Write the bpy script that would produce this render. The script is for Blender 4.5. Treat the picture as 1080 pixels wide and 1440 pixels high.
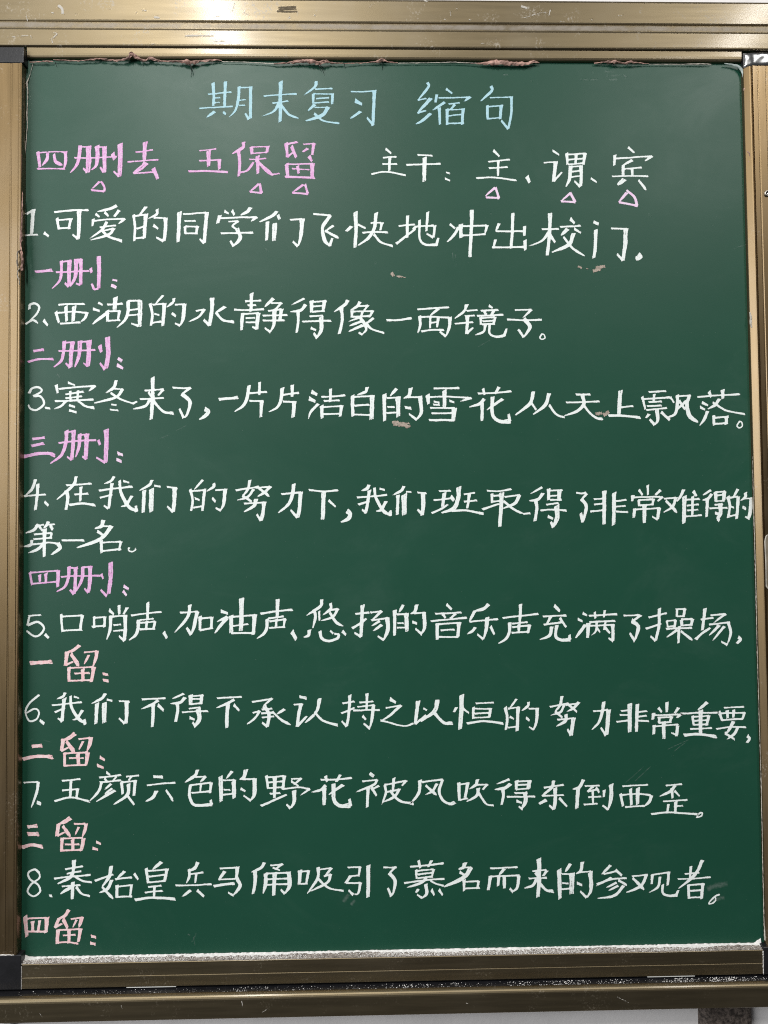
import bpy, math, random
import numpy as np
from mathutils import Matrix, Vector

# ------------------------------------------------------------------ scene basics: camera, world, lamps, exposure
scene = bpy.context.scene
for o in list(bpy.data.objects):
    bpy.data.objects.remove(o, do_unlink=True)
col = scene.collection
ZC = 1.5                                   # height of the board's centre above the floor (m)

cam_data = bpy.data.cameras.new('camera')
cam_data.sensor_fit = 'VERTICAL'
cam_data.sensor_height = 36.0
cam_data.lens = 36.0 * 1081.0 / 1440.0
cam_data.clip_start = 0.05
cam_data.clip_end = 60.0
cam = bpy.data.objects.new('camera', cam_data)
col.objects.link(cam)
cam.matrix_world = Matrix((
    (0.99974, 0.00715, -0.02161, -0.0343),
    (-0.02140, -0.02882, -0.99936, -1.0359),
    (-0.00776, 0.99956, -0.02866, ZC - 0.0449),
    (0, 0, 0, 1)))
scene.camera = cam

world = bpy.data.worlds.new('World')
scene.world = world
world.use_nodes = True
bg = world.node_tree.nodes['Background']
bg.inputs['Color'].default_value = (0.95, 0.97, 1.0, 1)
bg.inputs['Strength'].default_value = 0.07

def area_lamp(name, loc, aim, sx, sy, watts, colour):
    l = bpy.data.lights.new(name, 'AREA')
    l.shape = 'RECTANGLE'; l.size = sx; l.size_y = sy
    l.energy = watts; l.color = colour
    o = bpy.data.objects.new(name, l)
    col.objects.link(o)
    o.location = loc
    d = Vector(aim) - Vector(loc)
    o.rotation_euler = d.to_track_quat('-Z', 'Y').to_euler()
    return o

# two ceiling tube fixtures running away from the board, and the bright window side of the room on the left
area_lamp('ceiling_lamp', (-0.56, -1.95, ZC + 1.86), (-0.56, -1.95, 0), 0.10, 1.25, 60, (1.0, 0.985, 0.95))
area_lamp('ceiling_lamp', (1.42, -1.95, ZC + 1.86), (1.42, -1.95, 0), 0.10, 1.25, 40, (1.0, 0.985, 0.95))
area_lamp('window_light', (-3.3, -2.9, ZC + 0.95), (0.0, -0.4, ZC + 0.1), 2.8, 1.9, 142, (0.97, 0.99, 1.0))

scene.view_settings.view_transform = 'Standard'
scene.view_settings.look = 'None'
scene.view_settings.exposure = 0.0
scene.view_settings.gamma = 1.0
scene.render.engine = 'CYCLES'
scene.cycles.use_denoising = False
scene.cycles.filter_width = 1.05
scene.cycles.max_bounces = 8
scene.cycles.transparent_max_bounces = 12

rng = np.random.default_rng(7)
random.seed(7)

# ------------------------------------------------------------------ helpers (board coordinates: mm right, mm up, mm in front of the writing surface)
def mm(x, z, d=0.0):
    return (x / 1000.0, -d / 1000.0, z / 1000.0)

def link_mesh(name, verts, faces, mat, parent=None, smooth=False, loc=None, attrs=None, label=None, kind=None):
    me = bpy.data.meshes.new(name)
    me.from_pydata([tuple(v) for v in verts], [], faces)
    me.validate(); me.update()
    if smooth:
        me.polygons.foreach_set('use_smooth', [True] * len(me.polygons))
    if attrs:
        for k, a in attrs.items():
            at = me.attributes.new(k, 'FLOAT', 'POINT')
            at.data.foreach_set('value', np.asarray(a, dtype=np.float32))
    me.materials.append(mat)
    o = bpy.data.objects.new(name, me)
    col.objects.link(o)
    if parent: o.parent = parent
    if loc is not None: o.location = loc
    if label: o['label'] = label
    if kind: o['kind'] = kind
    return o

def thing(name, loc, label, cat):
    e = bpy.data.objects.new(name, None)
    e.empty_display_size = 0.05
    col.objects.link(e)
    e.location = loc
    e['label'] = label; e['category'] = cat
    return e

def bevel(o, w, seg=2, angle=35, smooth=False):
    b = o.modifiers.new('bevel', 'BEVEL')
    b.width = w / 1000.0; b.segments = seg; b.limit_method = 'ANGLE'; b.angle_limit = math.radians(angle); b.harden_normals = smooth
    o.data.polygons.foreach_set('use_smooth', [smooth] * len(o.data.polygons))
    return o

def extrude_x(prof, x0, x1, n=1):
    """closed profile of (z, d) swept from x0 to x1 (mm)"""
    V = []; F = []; k = len(prof)
    for i in range(n + 1):
        x = x0 + (x1 - x0) * i / n
        V += [mm(x, z, d) for z, d in prof]
    for i in range(n):
        for j in range(k):
            a = i * k + j; b = i * k + (j + 1) % k
            F.append((a, b, b + k, a + k))
    F.append(tuple(range(k - 1, -1, -1)))
    F.append(tuple(range(n * k, n * k + k)))
    return V, F

def extrude_z(prof, z0, z1, lean=0.0):
    """closed profile of (x, d) swept from z0 to z1 (mm); lean = sideways mm from end to end"""
    V = []; F = []; k = len(prof)
    for i, z in enumerate((z0, z1)):
        V += [mm(x + lean * i, z, d) for x, d in prof]
    for j in range(k):
        a = j; b = (j + 1) % k
        F.append((a, b, b + k, a + k))
    F.append(tuple(range(k - 1, -1, -1)))
    F.append(tuple(range(k, 2 * k)))
    return V, F

def box_mm(x0, x1, z0, z1, d0, d1):
    return extrude_x([(z0, d0), (z0, d1), (z1, d1), (z1, d0)], x0, x1)

# ------------------------------------------------------------------ procedural materials
def new_mat(name):
    m = bpy.data.materials.new(name)
    m.use_nodes = True
    nt = m.node_tree
    nt.nodes.clear()
    out = nt.nodes.new('ShaderNodeOutputMaterial')
    return m, nt, out

def node(nt, t, **kw):
    n = nt.nodes.new(t)
    for k, v in kw.items():
        if k in n.inputs: n.inputs[k].default_value = v
        else: setattr(n, k, v)
    return n

def noise(nt, scale, detail=3, rough=0.55, stretch=None, dist=0.0):
    tc = nt.nodes.new('ShaderNodeTexCoord')
    mp = nt.nodes.new('ShaderNodeMapping')
    if stretch: mp.inputs['Scale'].default_value = stretch
    n = nt.nodes.new('ShaderNodeTexNoise')
    n.inputs['Scale'].default_value = scale
    n.inputs['Detail'].default_value = detail
    n.inputs['Roughness'].default_value = rough
    n.inputs['Distortion'].default_value = dist
    nt.links.new(tc.outputs['Object'], mp.inputs['Vector'])
    nt.links.new(mp.outputs['Vector'], n.inputs['Vector'])
    return n.outputs['Fac']

def ramp(nt, src, lo, hi, a=0.0, b=1.0, smooth=True):
    r = nt.nodes.new('ShaderNodeMapRange')
    r.interpolation_type = 'SMOOTHSTEP' if smooth else 'LINEAR'
    r.inputs['From Min'].default_value = lo; r.inputs['From Max'].default_value = hi
    r.inputs['To Min'].default_value = a; r.inputs['To Max'].default_value = b
    nt.links.new(src, r.inputs['Value'])
    return r.outputs['Result']

def mixc(nt, fac, c1, c2):
    m = nt.nodes.new('ShaderNodeMix'); m.data_type = 'RGBA'
    if hasattr(fac, 'node'): nt.links.new(fac, m.inputs['Factor'])
    else: m.inputs['Factor'].default_value = fac
    for c, s in ((c1, m.inputs[6]), (c2, m.inputs[7])):
        if hasattr(c, 'node'): nt.links.new(c, s)
        else: s.default_value = (*c, 1)
    return m.outputs[2]

def math_n(nt, op, a, b):
    m = nt.nodes.new('ShaderNodeMath'); m.operation = op
    for v, s in ((a, m.inputs[0]), (b, m.inputs[1])):
        if hasattr(v, 'node'): nt.links.new(v, s)
        else: s.default_value = v
    return m.outputs[0]

def set_in(nt, s, v):
    if hasattr(v, 'node'): nt.links.new(v, s)
    else: s.default_value = v if not isinstance(v, tuple) else (*v, 1)

def principled(nt, out, colour, rough, metal=0.0, bump=None, bump_d=0.0003, bump_s=0.4, spec=0.5):
    p = nt.nodes.new('ShaderNodeBsdfPrincipled')
    set_in(nt, p.inputs['Base Color'], colour)
    set_in(nt, p.inputs['Roughness'], rough)
    set_in(nt, p.inputs['Metallic'], metal)
    p.inputs['Specular IOR Level'].default_value = spec
    if bump is not None:
        b = nt.nodes.new('ShaderNodeBump')
        b.inputs['Strength'].default_value = bump_s; b.inputs['Distance'].default_value = bump_d
        nt.links.new(bump, b.inputs['Height'])
        nt.links.new(b.outputs['Normal'], p.inputs['Normal'])
    nt.links.new(p.outputs['BSDF'], out.inputs['Surface'])
    return p

def board_green():
    m, nt, out = new_mat('board_enamel')
    cloud = ramp(nt, noise(nt, 3.2, 4, 0.6, None, 0.6), 0.35, 0.75)
    wipe = ramp(nt, noise(nt, 6, 6, 0.7, (0.55, 1.0, 1.0), 1.2), 0.5, 0.8)
    fleck = ramp(nt, noise(nt, 420, 2, 0.5), 0.73, 0.8)
    c = mixc(nt, cloud, (0.0085, 0.0620, 0.0362), (0.0100, 0.0680, 0.0400))
    c = mixc(nt, math_n(nt, 'MULTIPLY', wipe, 0.028), c, (0.40, 0.47, 0.44))
    c = mixc(nt, math_n(nt, 'MULTIPLY', fleck, 0.16), c, (0.5, 0.55, 0.52))
    r = ramp(nt, noise(nt, 11, 5, 0.65, (0.7, 1, 1), 0.8), 0.3, 0.7, 0.415, 0.455)
    principled(nt, out, c, r, 0, noise(nt, 900, 2), 0.00008, 0.35, 0.41)
    return m

def anodised(name, colour, along, rough=0.27, dust=0.5, scale=1.0):
    """brushed champagne aluminium; along = axis of the drawing lines ('x' or 'z')"""
    m, nt, out = new_mat(name)
    st = (0.012, 1, 1) if along == 'x' else (1, 1, 0.012)
    st2 = (0.06, 1, 1) if along == 'x' else (1, 1, 0.06)
    line = noise(nt, 900, 3, 0.6, st)
    line2 = noise(nt, 160, 3, 0.6, st2)
    spot = noise(nt, 26, 5, 0.7)
    fine = noise(nt, 330, 3, 0.6)
    c = mixc(nt, ramp(nt, line2, 0.3, 0.7), tuple(v * 0.96 for v in colour), tuple(min(1, v * 1.04) for v in colour))
    mask = math_n(nt, 'MULTIPLY', ramp(nt, spot, 0.52, 0.70), ramp(nt, fine, 0.50, 0.66))
    mask = math_n(nt, 'MULTIPLY', mask, dust)
    film = ramp(nt, noise(nt, 7, 4, 0.6), 0.42, 0.75, 0.0, 0.16 * dust)
    dustm = math_n(nt, 'MAXIMUM', mask, film)
    c = mixc(nt, dustm, c, (0.62, 0.58, 0.52))
    r = ramp(nt, line2, 0.25, 0.75, rough - 0.025, rough + 0.035)
    r = math_n(nt, 'ADD', r, math_n(nt, 'MULTIPLY', dustm, 0.35))
    metal = math_n(nt, 'SUBTRACT', 1.0, dustm)
    p = principled(nt, out, c, r, metal, line, 0.00004, 0.18)
    p.inputs['Coat Weight'].default_value = 0.22
    p.inputs['Coat Roughness'].default_value = 0.14
    return m

def plain(name, colour, rough, metal=0.0, bump_scale=None, var=0.12, bump_d=0.0003, spec=0.5, vscale=60):
    m, nt, out = new_mat(name)
    c = mixc(nt, ramp(nt, noise(nt, vscale, 4, 0.6), 0.3, 0.7), tuple(v * (1 - var) for v in colour), tuple(min(1, v * (1 + var)) for v in colour))
    principled(nt, out, c, rough, metal, noise(nt, bump_scale, 4, 0.6) if bump_scale else None, bump_d, 0.5, spec)
    return m

def powder(name, colour, tint, cover=1.0, grain=520, lo=0.25, hi=0.72, amp=1.25):
    """chalk: a dusty layer whose cover follows the cover of the mark, broken up by the board's tooth"""
    m, nt, out = new_mat(name)
    at = nt.nodes.new('ShaderNodeAttribute'); at.attribute_name = 'chalk_cover'
    g = math_n(nt, 'SUBTRACT', noise(nt, grain, 3, 0.65), 0.5)
    v = math_n(nt, 'ADD', at.outputs['Fac'], math_n(nt, 'MULTIPLY', g, amp))
    a = math_n(nt, 'MULTIPLY', ramp(nt, v, lo, hi), cover)
    c = mixc(nt, ramp(nt, noise(nt, 240, 3, 0.6), 0.35, 0.65), colour, tint)
    p = nt.nodes.new('ShaderNodeBsdfPrincipled')
    nt.links.new(c, p.inputs['Base Color'])
    p.inputs['Roughness'].default_value = 0.95
    p.inputs['Specular IOR Level'].default_value = 0.1
    tr = nt.nodes.new('ShaderNodeBsdfTransparent')
    mx = nt.nodes.new('ShaderNodeMixShader')
    nt.links.new(a, mx.inputs['Fac'])
    nt.links.new(tr.outputs[0], mx.inputs[1]); nt.links.new(p.outputs[0], mx.inputs[2])
    nt.links.new(mx.outputs[0], out.inputs['Surface'])
    return m

GOLD = (0.200, 0.160, 0.098)
GOLD_Z = (0.205, 0.142, 0.072)
M = {
    'board': board_green(),
    'metal_x': anodised('anodised_rail', GOLD, 'x', 0.46, 0.42),
    'metal_x2': anodised('anodised_frame', GOLD, 'x', 0.46, 0.16),
    'metal_z': anodised('anodised_stile', GOLD_Z, 'z', 0.42, 0.22),
    'black': plain('black_plastic', (0.012, 0.012, 0.014), 0.38, 0, 300, 0.2),
    'chrome': plain('crumpled_foil', (0.55, 0.55, 0.55), 0.2, 1.0, 30, 0.15, 0.0004),
    'film': plain('old_glue_film', (0.36, 0.215, 0.175), 0.6, 0, 500, 0.5, 0.001),
    'film_pale': plain('pale_film', (0.50, 0.46, 0.40), 0.55, 0, 500, 0.3, 0.001),
    'grey_film': plain('grey_sealant', (0.36, 0.42, 0.40), 0.45, 0, 400, 0.2, 0.0006),
    'thread': plain('dark_thread', (0.01, 0.012, 0.012), 0.8),
    'dust': plain('chalk_dust', (0.80, 0.78, 0.76), 0.95, 0, 900, 0.1, 0.0008, 0.1, 300),
    'dusty': plain('dusty_seal', (0.27, 0.235, 0.21), 0.9, 0, 700, 0.55, 0.001, 0.2, 330),
    'tape': plain('old_clear_tape', (0.20, 0.17, 0.125), 0.3, 0.0, 200, 0.2),
    'steel': plain('screw_steel', (0.5, 0.47, 0.42), 0.3, 1.0),
    'wall': plain('painted_wall', (0.86, 0.83, 0.82), 0.8, 0, 180, 0.05, 0.0006, 0.3, 12),
    'post': plain('speckled_post', (0.085, 0.068, 0.058), 0.7, 0, 240, 0.7, 0.0015, 0.3, 260),
    'white_plastic': plain('white_plastic', (0.62, 0.62, 0.60), 0.4, 0, None, 0.06),
    'white': powder('white_chalk', (0.88, 0.92, 0.90), (0.82, 0.87, 0.85)),
    'pink': powder('pink_chalk', (0.74, 0.38, 0.67), (0.80, 0.54, 0.76)),
    'pinkw': powder('light_pink_chalk', (0.86, 0.58, 0.82), (0.86, 0.72, 0.84)),
    'pale': powder('pale_pink_chalk', (0.88, 0.54, 0.56), (0.88, 0.70, 0.70)),
    'blue': powder('blue_chalk', (0.40, 0.64, 0.72), (0.48, 0.70, 0.76)),
    'smear': powder('chalk_smear', (0.62, 0.66, 0.64), (0.55, 0.6, 0.58), 0.12, 260, 0.2, 0.9, 0.9),
    'scuff': powder('rail_scuff', (0.72, 0.68, 0.62), (0.66, 0.62, 0.56), 0.75, 420, 0.35, 0.75, 1.1),
    'sheen_paint': powder('painted_sheen', (0.60, 0.55, 0.50), (0.52, 0.47, 0.42), 0.42, 60, 0.1, 1.1, 1.2),  # grey-brown tint that paints reflected light onto the track step
    'scar': powder('exposed_board_core', (0.47, 0.39, 0.33), (0.30, 0.25, 0.21), 1.0, 300, 0.45, 0.6, 1.5),
    'darkscar': powder('dark_sticker_rest', (0.10, 0.08, 0.055), (0.16, 0.13, 0.09), 0.8, 420, 0.35, 0.7, 1.0),
}

# ------------------------------------------------------------------ the setting
wall_y = 12
V, F = box_mm(-1600, 1600, -1500, 1450, -40, -wall_y)
wall = link_mesh('wall', V, F, M['wall'], None, loc=(0, 0, ZC), kind='structure')

# ------------------------------------------------------------------ the fixed upper track
track = thing('sliding_board_track', (0, 0, ZC + 0.6165), 'champagne gold aluminium track running above the green chalkboard, scuffed', 'track')
L0 = (0, 0, -0.6165)
prof = [(616.9, -11.9), (616.9, 6.5), (618.3, 7.9), (620.0, 8.2), (639.2, 8.2), (641.0, 7.5), (642.2, 7.1), (650.6, 6.3), (651.6, 3.6), (653.2, 3.4), (654.0, 4.6), (655.6, 5.2), (683.3, 5.2), (686.3, 4.2), (687.7, 1.0), (688.1, -11.9)]
V, F = extrude_x(prof, -900, 900)
track_body = link_mesh('track_profile', V, F, M['metal_x'], track, loc=L0)
bevel(track_body, 0.3)

# ------------------------------------------------------------------ the fixed lower track / tray
tray = thing('chalk_tray_rail', (0, 0, ZC - 0.664), 'dark bronze aluminium rail with rounded bright lip and chalk crumbs under the chalkboard', 'rail')
L1 = (0, 0, 0.664)
prof = [(-663.6, -11.9), (-635.4, -11.9), (-635.4, 22.6)] + [(-639.8 + 6.4 * math.sin(math.radians(a)), 24.2 + 6.2 * math.cos(math.radians(a))) for a in (118, 100, 84, 68, 52, 36, 20, 4)] + [(-662.5, 30.2), (-663.6, 29.2)]
V, F = extrude_x(prof, -900, 900)
tray_body = link_mesh('rail_profile', V, F, M['metal_x2'], tray, loc=L1, smooth=False)
bevel(tray_body, 0.4, 2)
V, F = box_mm(-900, 900, -635.3, -634.7, -11.8, 21.6)
link_mesh('track_bed', V, F, M['black'], tray, loc=L1, label='black sliding bed of the rail, strewn with chalk')

# ------------------------------------------------------------------ the chalkboard panel
BASE = -0.6325
board = thing('chalkboard', (0, 0, ZC + BASE), 'dark green sliding chalkboard in a gold aluminium frame, covered with Chinese chalk sentences', 'chalkboard')
LB = (0, 0, -BASE)
V, F = box_mm(-505, 506, -606, 616, -7.5, 0)
surface = link_mesh('writing_surface', V, F, M['board'], board, loc=LB, label='dark green enamel writing surface with chalk sentences')

prof = [(602.6, -7), (602.6, 2.0), (603.0, 3.6), (604.2, 4.7), (606.0, 5.3), (609.0, 5.5), (618.0, 5.2), (622.0, 4.4), (622.0, -7)]
V, F = extrude_x(prof, -490.2, 486.4)
bevel(link_mesh('frame_rail', V, F, M['metal_x2'], board, loc=LB), 0.5)

prof = [(-631.4, -7), (-631.4, 11.4), (-630.8, 12.0), (-617.4, 12.0), (-617.1, 11.3), (-616.5, 11.3), (-616.2, 12.0), (-600.4, 12.0), (-599.7, 11.4), (-597.6, 0.4), (-597.6, -7)]
V, F = extrude_x(prof, -487.0, 485.6)
bevel(link_mesh('frame_rail', V, F, M['metal_x2'], board, loc=LB, label='lower frame rail with a fine groove and dusty ledge'), 0.3)

# left stile: flat face with two drawing grooves and a raised inner lip
prof = [(-548, -7), (-548, 12), (-508.9, 12), (-508.0, 11.5), (-506.8, 11.5), (-506.0, 12.2), (-498.0, 12.4),
        (-497.0, 11.9), (-496.4, 11.9), (-496.0, 12.7), (-494.6, 13.2), (-493.4, 12.6), (-493.0, 11.2), (-492.8, -7)]
V, F = extrude_z(prof, -586.8, 590.4)
link_mesh('frame_stile', V, F, M['metal_z'], board, loc=LB)
# right stile: rounded bright bead, groove, flat face; stands slightly out of plumb
prof = [(493.0, -7), (493.0, 5.0), (493.5, 6.1), (498.9, 10.9), (500.1, 11.7), (501.0, 11.5), (501.4, 9.8), (502.6, 9.8), (503.0, 12.2), (508.8, 12.2), (509.6, 11.6), (510.6, 11.6), (511.4, 12.2),
        (520.2, 12.2), (521.0, 11.6), (522.0, 11.6), (522.8, 12.2), (552, 12.2), (552, -7)]
V, F = extrude_z(prof, -595.6, 592.2, -5.6)
link_mesh('frame_stile', V, F, M['metal_z'], board, loc=LB)

def corner_cap(x0, x1, z0, z1, d1, mat, label, sag=0):
    V, F = box_mm(x0, x1, z0, z1, -7, d1)
    o = link_mesh('corner_cap', V, F, mat, board, loc=LB, label=label)
    bevel(o, 1.2, 3)
    return o
corner_cap(-548, -490.7, 590.6, 612.5, 12.8, M['black'], 'matt black plastic corner cap at the upper end of the left stile')
corner_cap(-548, -487.4, -631.6, -587.0, 12.8, M['black'], 'dusty black plastic corner cap at the foot of the left stile')
corner_cap(486.0, 548, -631.6, -595.9, 12.8, M['black'], 'black plastic corner cap with white dust at the foot of the right stile')

# crumpled bright foil cap, upper right
nx, nz = 11, 4
V = []; F = []
for j in range(nz + 1):
    for i in range(nx + 1):
        x = 487.0 + 61 * i / nx; z = 592.6 + 19.6 * j / nz
        edge = min(i, nx - i, j, nz - j)
        d = 12.6 + (rng.normal(0, 0.5) if edge > 0 else -1.0)
        if i < 2: d -= (2 - i) * 1.8
        V.append(mm(x + rng.normal(0, .25), z + rng.normal(0, .25), d))
for j in range(nz):
    for i in range(nx):
        a = j * (nx + 1) + i
        F.append((a, a + 1, a + nx + 2, a + nx + 1))
o = link_mesh('corner_cap', V, F, M['chrome'], board, loc=LB, smooth=True, label='crumpled silver foil over the corner cap')
s = o.modifiers.new('solid', 'SOLIDIFY'); s.thickness = 0.004; s.offset = -1
s = o.modifiers.new('sub', 'SUBSURF'); s.levels = 2; s.render_levels = 2
V, F = box_mm(486.9, 548, 592.4, 612.2, -7, 8.0)
link_mesh('corner_cap', V, F, M['black'], board, loc=LB, label='black corner block under the silver foil')

# light plastic glides between panel and tray
for x0, x1 in ((-352, -288), (331, 394)):
    V, F = box_mm(x0, x1, -632.5, -631.6, -4, 11.6)
    link_mesh('glide', V, F, M['white_plastic'], board, loc=LB)

# ------------------------------------------------------------------ torn film and glue remains along the frame
def remnant(name, path, mat, rows=5, rough=1.0, lift=3.0, d0=0.8, seed=0, step=2.0, fray=0.0):
    """crumpled strip: path of (x, z, half_width, lift) in board mm"""
    r = np.random.default_rng(seed)
    P = np.array([p[:2] for p in path], float); Wd = np.array([p[2] for p in path], float)
    Lf = np.array([p[3] if len(p) > 3 else lift for p in path], float)
    seg = np.hypot(*np.diff(P, axis=0).T); s = np.concatenate([[0], np.cumsum(seg)])
    n = max(4, int(s[-1] / step)); t = np.linspace(0, s[-1], n + 1)
    X = np.interp(t, s, P[:, 0]); Z = np.interp(t, s, P[:, 1]); Wi = np.interp(t, s, Wd); Li = np.interp(t, s, Lf)
    tx = np.gradient(X); tz = np.gradient(Z); ln = np.hypot(tx, tz) + 1e-9
    nx_, nz_ = -tz / ln, tx / ln
    V = []; F = []
    e1 = r.normal(0, .28, n + 1); e2 = r.normal(0, .28, n + 1)
    for i in range(n + 1):
        for j in range(rows):
            v = (j / (rows - 1)) * 2 - 1
            w = 0.8 * Wi[i] * (1 + (e1[i] if v < 0 else e2[i]) * rough * abs(v))
            d = d0 + Li[i] * (0.25 + 0.75 * (1 - v * v) * 0.5 + 0.8 * r.random() * rough)
            V.append(mm(X[i] + nx_[i] * v * w + r.normal(0, .28) * rough, Z[i] + nz_[i] * v * w + r.normal(0, .28) * rough, d))
    for i in range(n):
        for j in range(rows - 1):
            a = i * rows + j
            F.append((a, a + 1, a + rows + 1, a + rows))
    o = link_mesh(name, V, F, mat, surface, smooth=False)
    m_ = o.modifiers.new('solid', 'SOLIDIFY'); m_.thickness = 0.0004; m_.offset = 0
    m_ = o.modifiers.new('sub', 'SUBSURF'); m_.levels = 1; m_.render_levels = 1
    return o

REM = """film_remnant film 1 2.0 -487.3,597.5,0.6,1 -472.0,597.8,0.8,2 -464.4,598.4,1.6,3 -454.8,597.9,0.8,2
film_remnant film 1 2.0 -454.8,600.9,0.7,2 -422.3,599.1,1.0,2 -393.6,601.7,1.3,3 -364.8,599.4,1.5,3 -355.2,601.4,2.2,5 -347.5,606.4,4.2,8 -339.8,601.5,2.4,5 -330.2,599.6,1.4,3 -324.5,602.6,3.0,6 -317.7,600.6,1.8,4 -301.4,598.3,0.8,2
film_remnant film 1 2.0 -312.0,599.2,0.6,2 -294.6,599.3,1.4,3 -280.2,598.4,2.4,4 -271.5,597.0,3.8,6 -262.9,598.0,2.6,4 -249.4,600.0,2.0,3 -233.9,601.6,1.0,2 -228.2,601.2,0.5,1
film_remnant film_pale 0.6 2.0 -228.2,599.7,0.4,1 -196.3,599.4,0.5,1 -170.2,598.0,0.5,1 -150.9,596.6,0.8,2 -133.4,597.7,1.4,3
film_remnant film 1 2.0 -157.6,596.6,0.8,2 -138.3,597.7,1.4,3 -118.9,599.8,2.6,5 -104.3,599.4,3.6,6 -95.6,597.0,3.0,5 -86.9,599.0,3.0,6 -79.1,598.0,1.2,3 -59.7,597.6,0.6,2 -31.5,599.3,0.6,1
film_remnant film 1 2.0 -31.5,599.3,0.5,1 -16.9,600.4,1.2,3 -10.1,601.9,2.8,6 -3.3,600.4,1.0,2 12.3,599.0,0.5,1
film_remnant film_pale 0.6 2.0 12.3,599.0,0.4,1 51.3,599.8,0.4,1 90.4,600.5,0.7,2 121.7,598.7,0.8,2
film_remnant film 0.8 2.0 110.0,599.1,0.6,1 127.6,598.7,1.6,3 139.3,598.8,4.0,5 154.0,599.3,4.2,5 173.6,597.9,3.4,4 190.3,598.5,3.2,4 198.2,601.6,2.2,4 206.0,600.1,0.8,2
film_remnant film 1 2.0 281.8,600.5,0.6,1 296.6,601.1,1.4,3 308.4,601.7,2.8,5 314.3,600.2,1.6,4 324.2,599.3,1.0,3 332.1,600.8,2.2,5 342.0,600.4,1.2,3 357.8,600.0,0.5,1
film_remnant film_pale 0.5 2.0 357.8,599.5,0.4,1 405.3,599.7,0.5,1 433.0,600.1,0.9,2 444.9,599.9,0.5,1
edge_seal grey_film 0.35 3 462.3,600.2,0.8,2 474.2,598.8,1.4,2 482.1,596.3,2.4,3 486.9,591.4,2.8,3 489.2,582.4,2.4,3 489.5,572.4,1.8,2
film_remnant film 0.8 3 489.5,574.4,1.6,2 489.8,564.4,2.2,4 489.1,556.4,1.6,3 488.5,550.5,0.9,2
edge_seal film_pale 0.6 3 488.6,552.4,0.9,2 488.8,542.5,0.7,2 490.5,528.5,0.6,2 491.2,515.6,0.6,2 491.9,500.7,0.5,2 492.1,485.8,0.6,2
film_remnant film 1 3 491.6,486.8,0.8,2 492.4,475.8,2.0,5 492.6,464.9,2.4,6 492.3,451.0,1.6,4 492.5,435.2,1.0,2 493.1,416.4,0.6,2
edge_seal film_pale 0.6 3 493.1,416.4,0.6,2 493.5,391.6,0.6,2 492.5,366.9,0.7,2 491.7,352.1,1.4,4 491.9,340.3,1.0,3 491.3,312.7,1.3,3 490.8,288.1,1.5,4 490.7,263.6,1.3,3 490.3,244.0,2.2,6 491.5,232.2,1.6,5 491.6,214.6,0.8,2 490.4,136.4,0.5,1
edge_seal film_pale 0.8 3 490.9,136.4,0.35,1 489.9,0.5,0.4,1 490.5,-107.6,0.7,2 490.6,-192.0,0.35,1 491.4,-287.5,0.4,1 492.1,-387.2,0.7,2 492.1,-477.0,0.4,1 492.1,-561.6,0.5,1 492.9,-591.6,1.4,2
film_edge film_pale 0.9 0.6 -483.1,598.6,0.35,0.6 -485.9,586.6,0.4,0.8 -488.7,576.8,0.6,1 -491.6,569.9,1.1,2 -490.1,559.2,0.6,1 -490.4,542.5,0.5,1 -491.3,525.9,0.7,1 -490.3,513.2,0.4,0.8 -492.1,488.7,0.5,0.8 -492.9,474.1,0.4,0.8 -495.3,464.3,0.4,0.8 -495.6,435.1,0.4,0.8
film_edge film_pale 0.6 0.6 -495.4,568.4,0.3,1 -491.5,569.0,0.5,2
film_remnant film 0.9 10 -491.8,416.3,0.5,2 -492.1,387.4,0.9,3 -492.4,363.4,1.1,4 -492.4,352.8,2.2,7 -492.3,341.3,1.5,5 -491.3,327.9,1.6,5 -490.7,316.4,1.6,5 -491.6,310.7,2.4,7 -490.2,307.8,1.5,6
film_remnant film_pale 0.5 10 -492.3,336.5,0.4,7 -496.0,333.7,0.4,9 -496.7,324.1,0.4,9 -496.4,312.6,0.4,8 -493.5,311.6,0.4,6 -496.3,306.8,0.5,8 -496.3,301.1,0.5,8 -494.4,296.3,0.6,7 -494.3,289.6,0.5,6
edge_seal film_pale 0.4 1 -495.5,292.5,0.4,1 -494.9,255.9,0.5,1 -495.1,217.4,0.4,1
edge_seal film_pale 0.8 1 -496.1,140.7,0.3,0.8 -495.4,92.9,0.5,0.8 -495.4,26.2,0.3,0.8 -494.7,-26.0,0.4,0.8 -494.3,-87.5,0.3,0.8 -494.8,-162.9,0.4,0.8 -494.4,-238.0,0.3,0.8 -494.6,-284.8,0.4,0.8 -494.5,-387.3,0.4,0.8 -494.5,-461.5,0.4,0.8 -494.5,-544.5,0.4,0.8 -494.8,-581.3,1.0,1.5"""
for k, ln_ in enumerate(REM.strip().splitlines()):
    nm, mt, rgh, dd, rest = ln_.split(' ', 4)
    pth = [tuple(float(v) for v in q.split(',')) for q in rest.split()]
    remnant(nm, pth, M[mt], rough=float(rgh), seed=100 + k, d0=float(dd))

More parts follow.
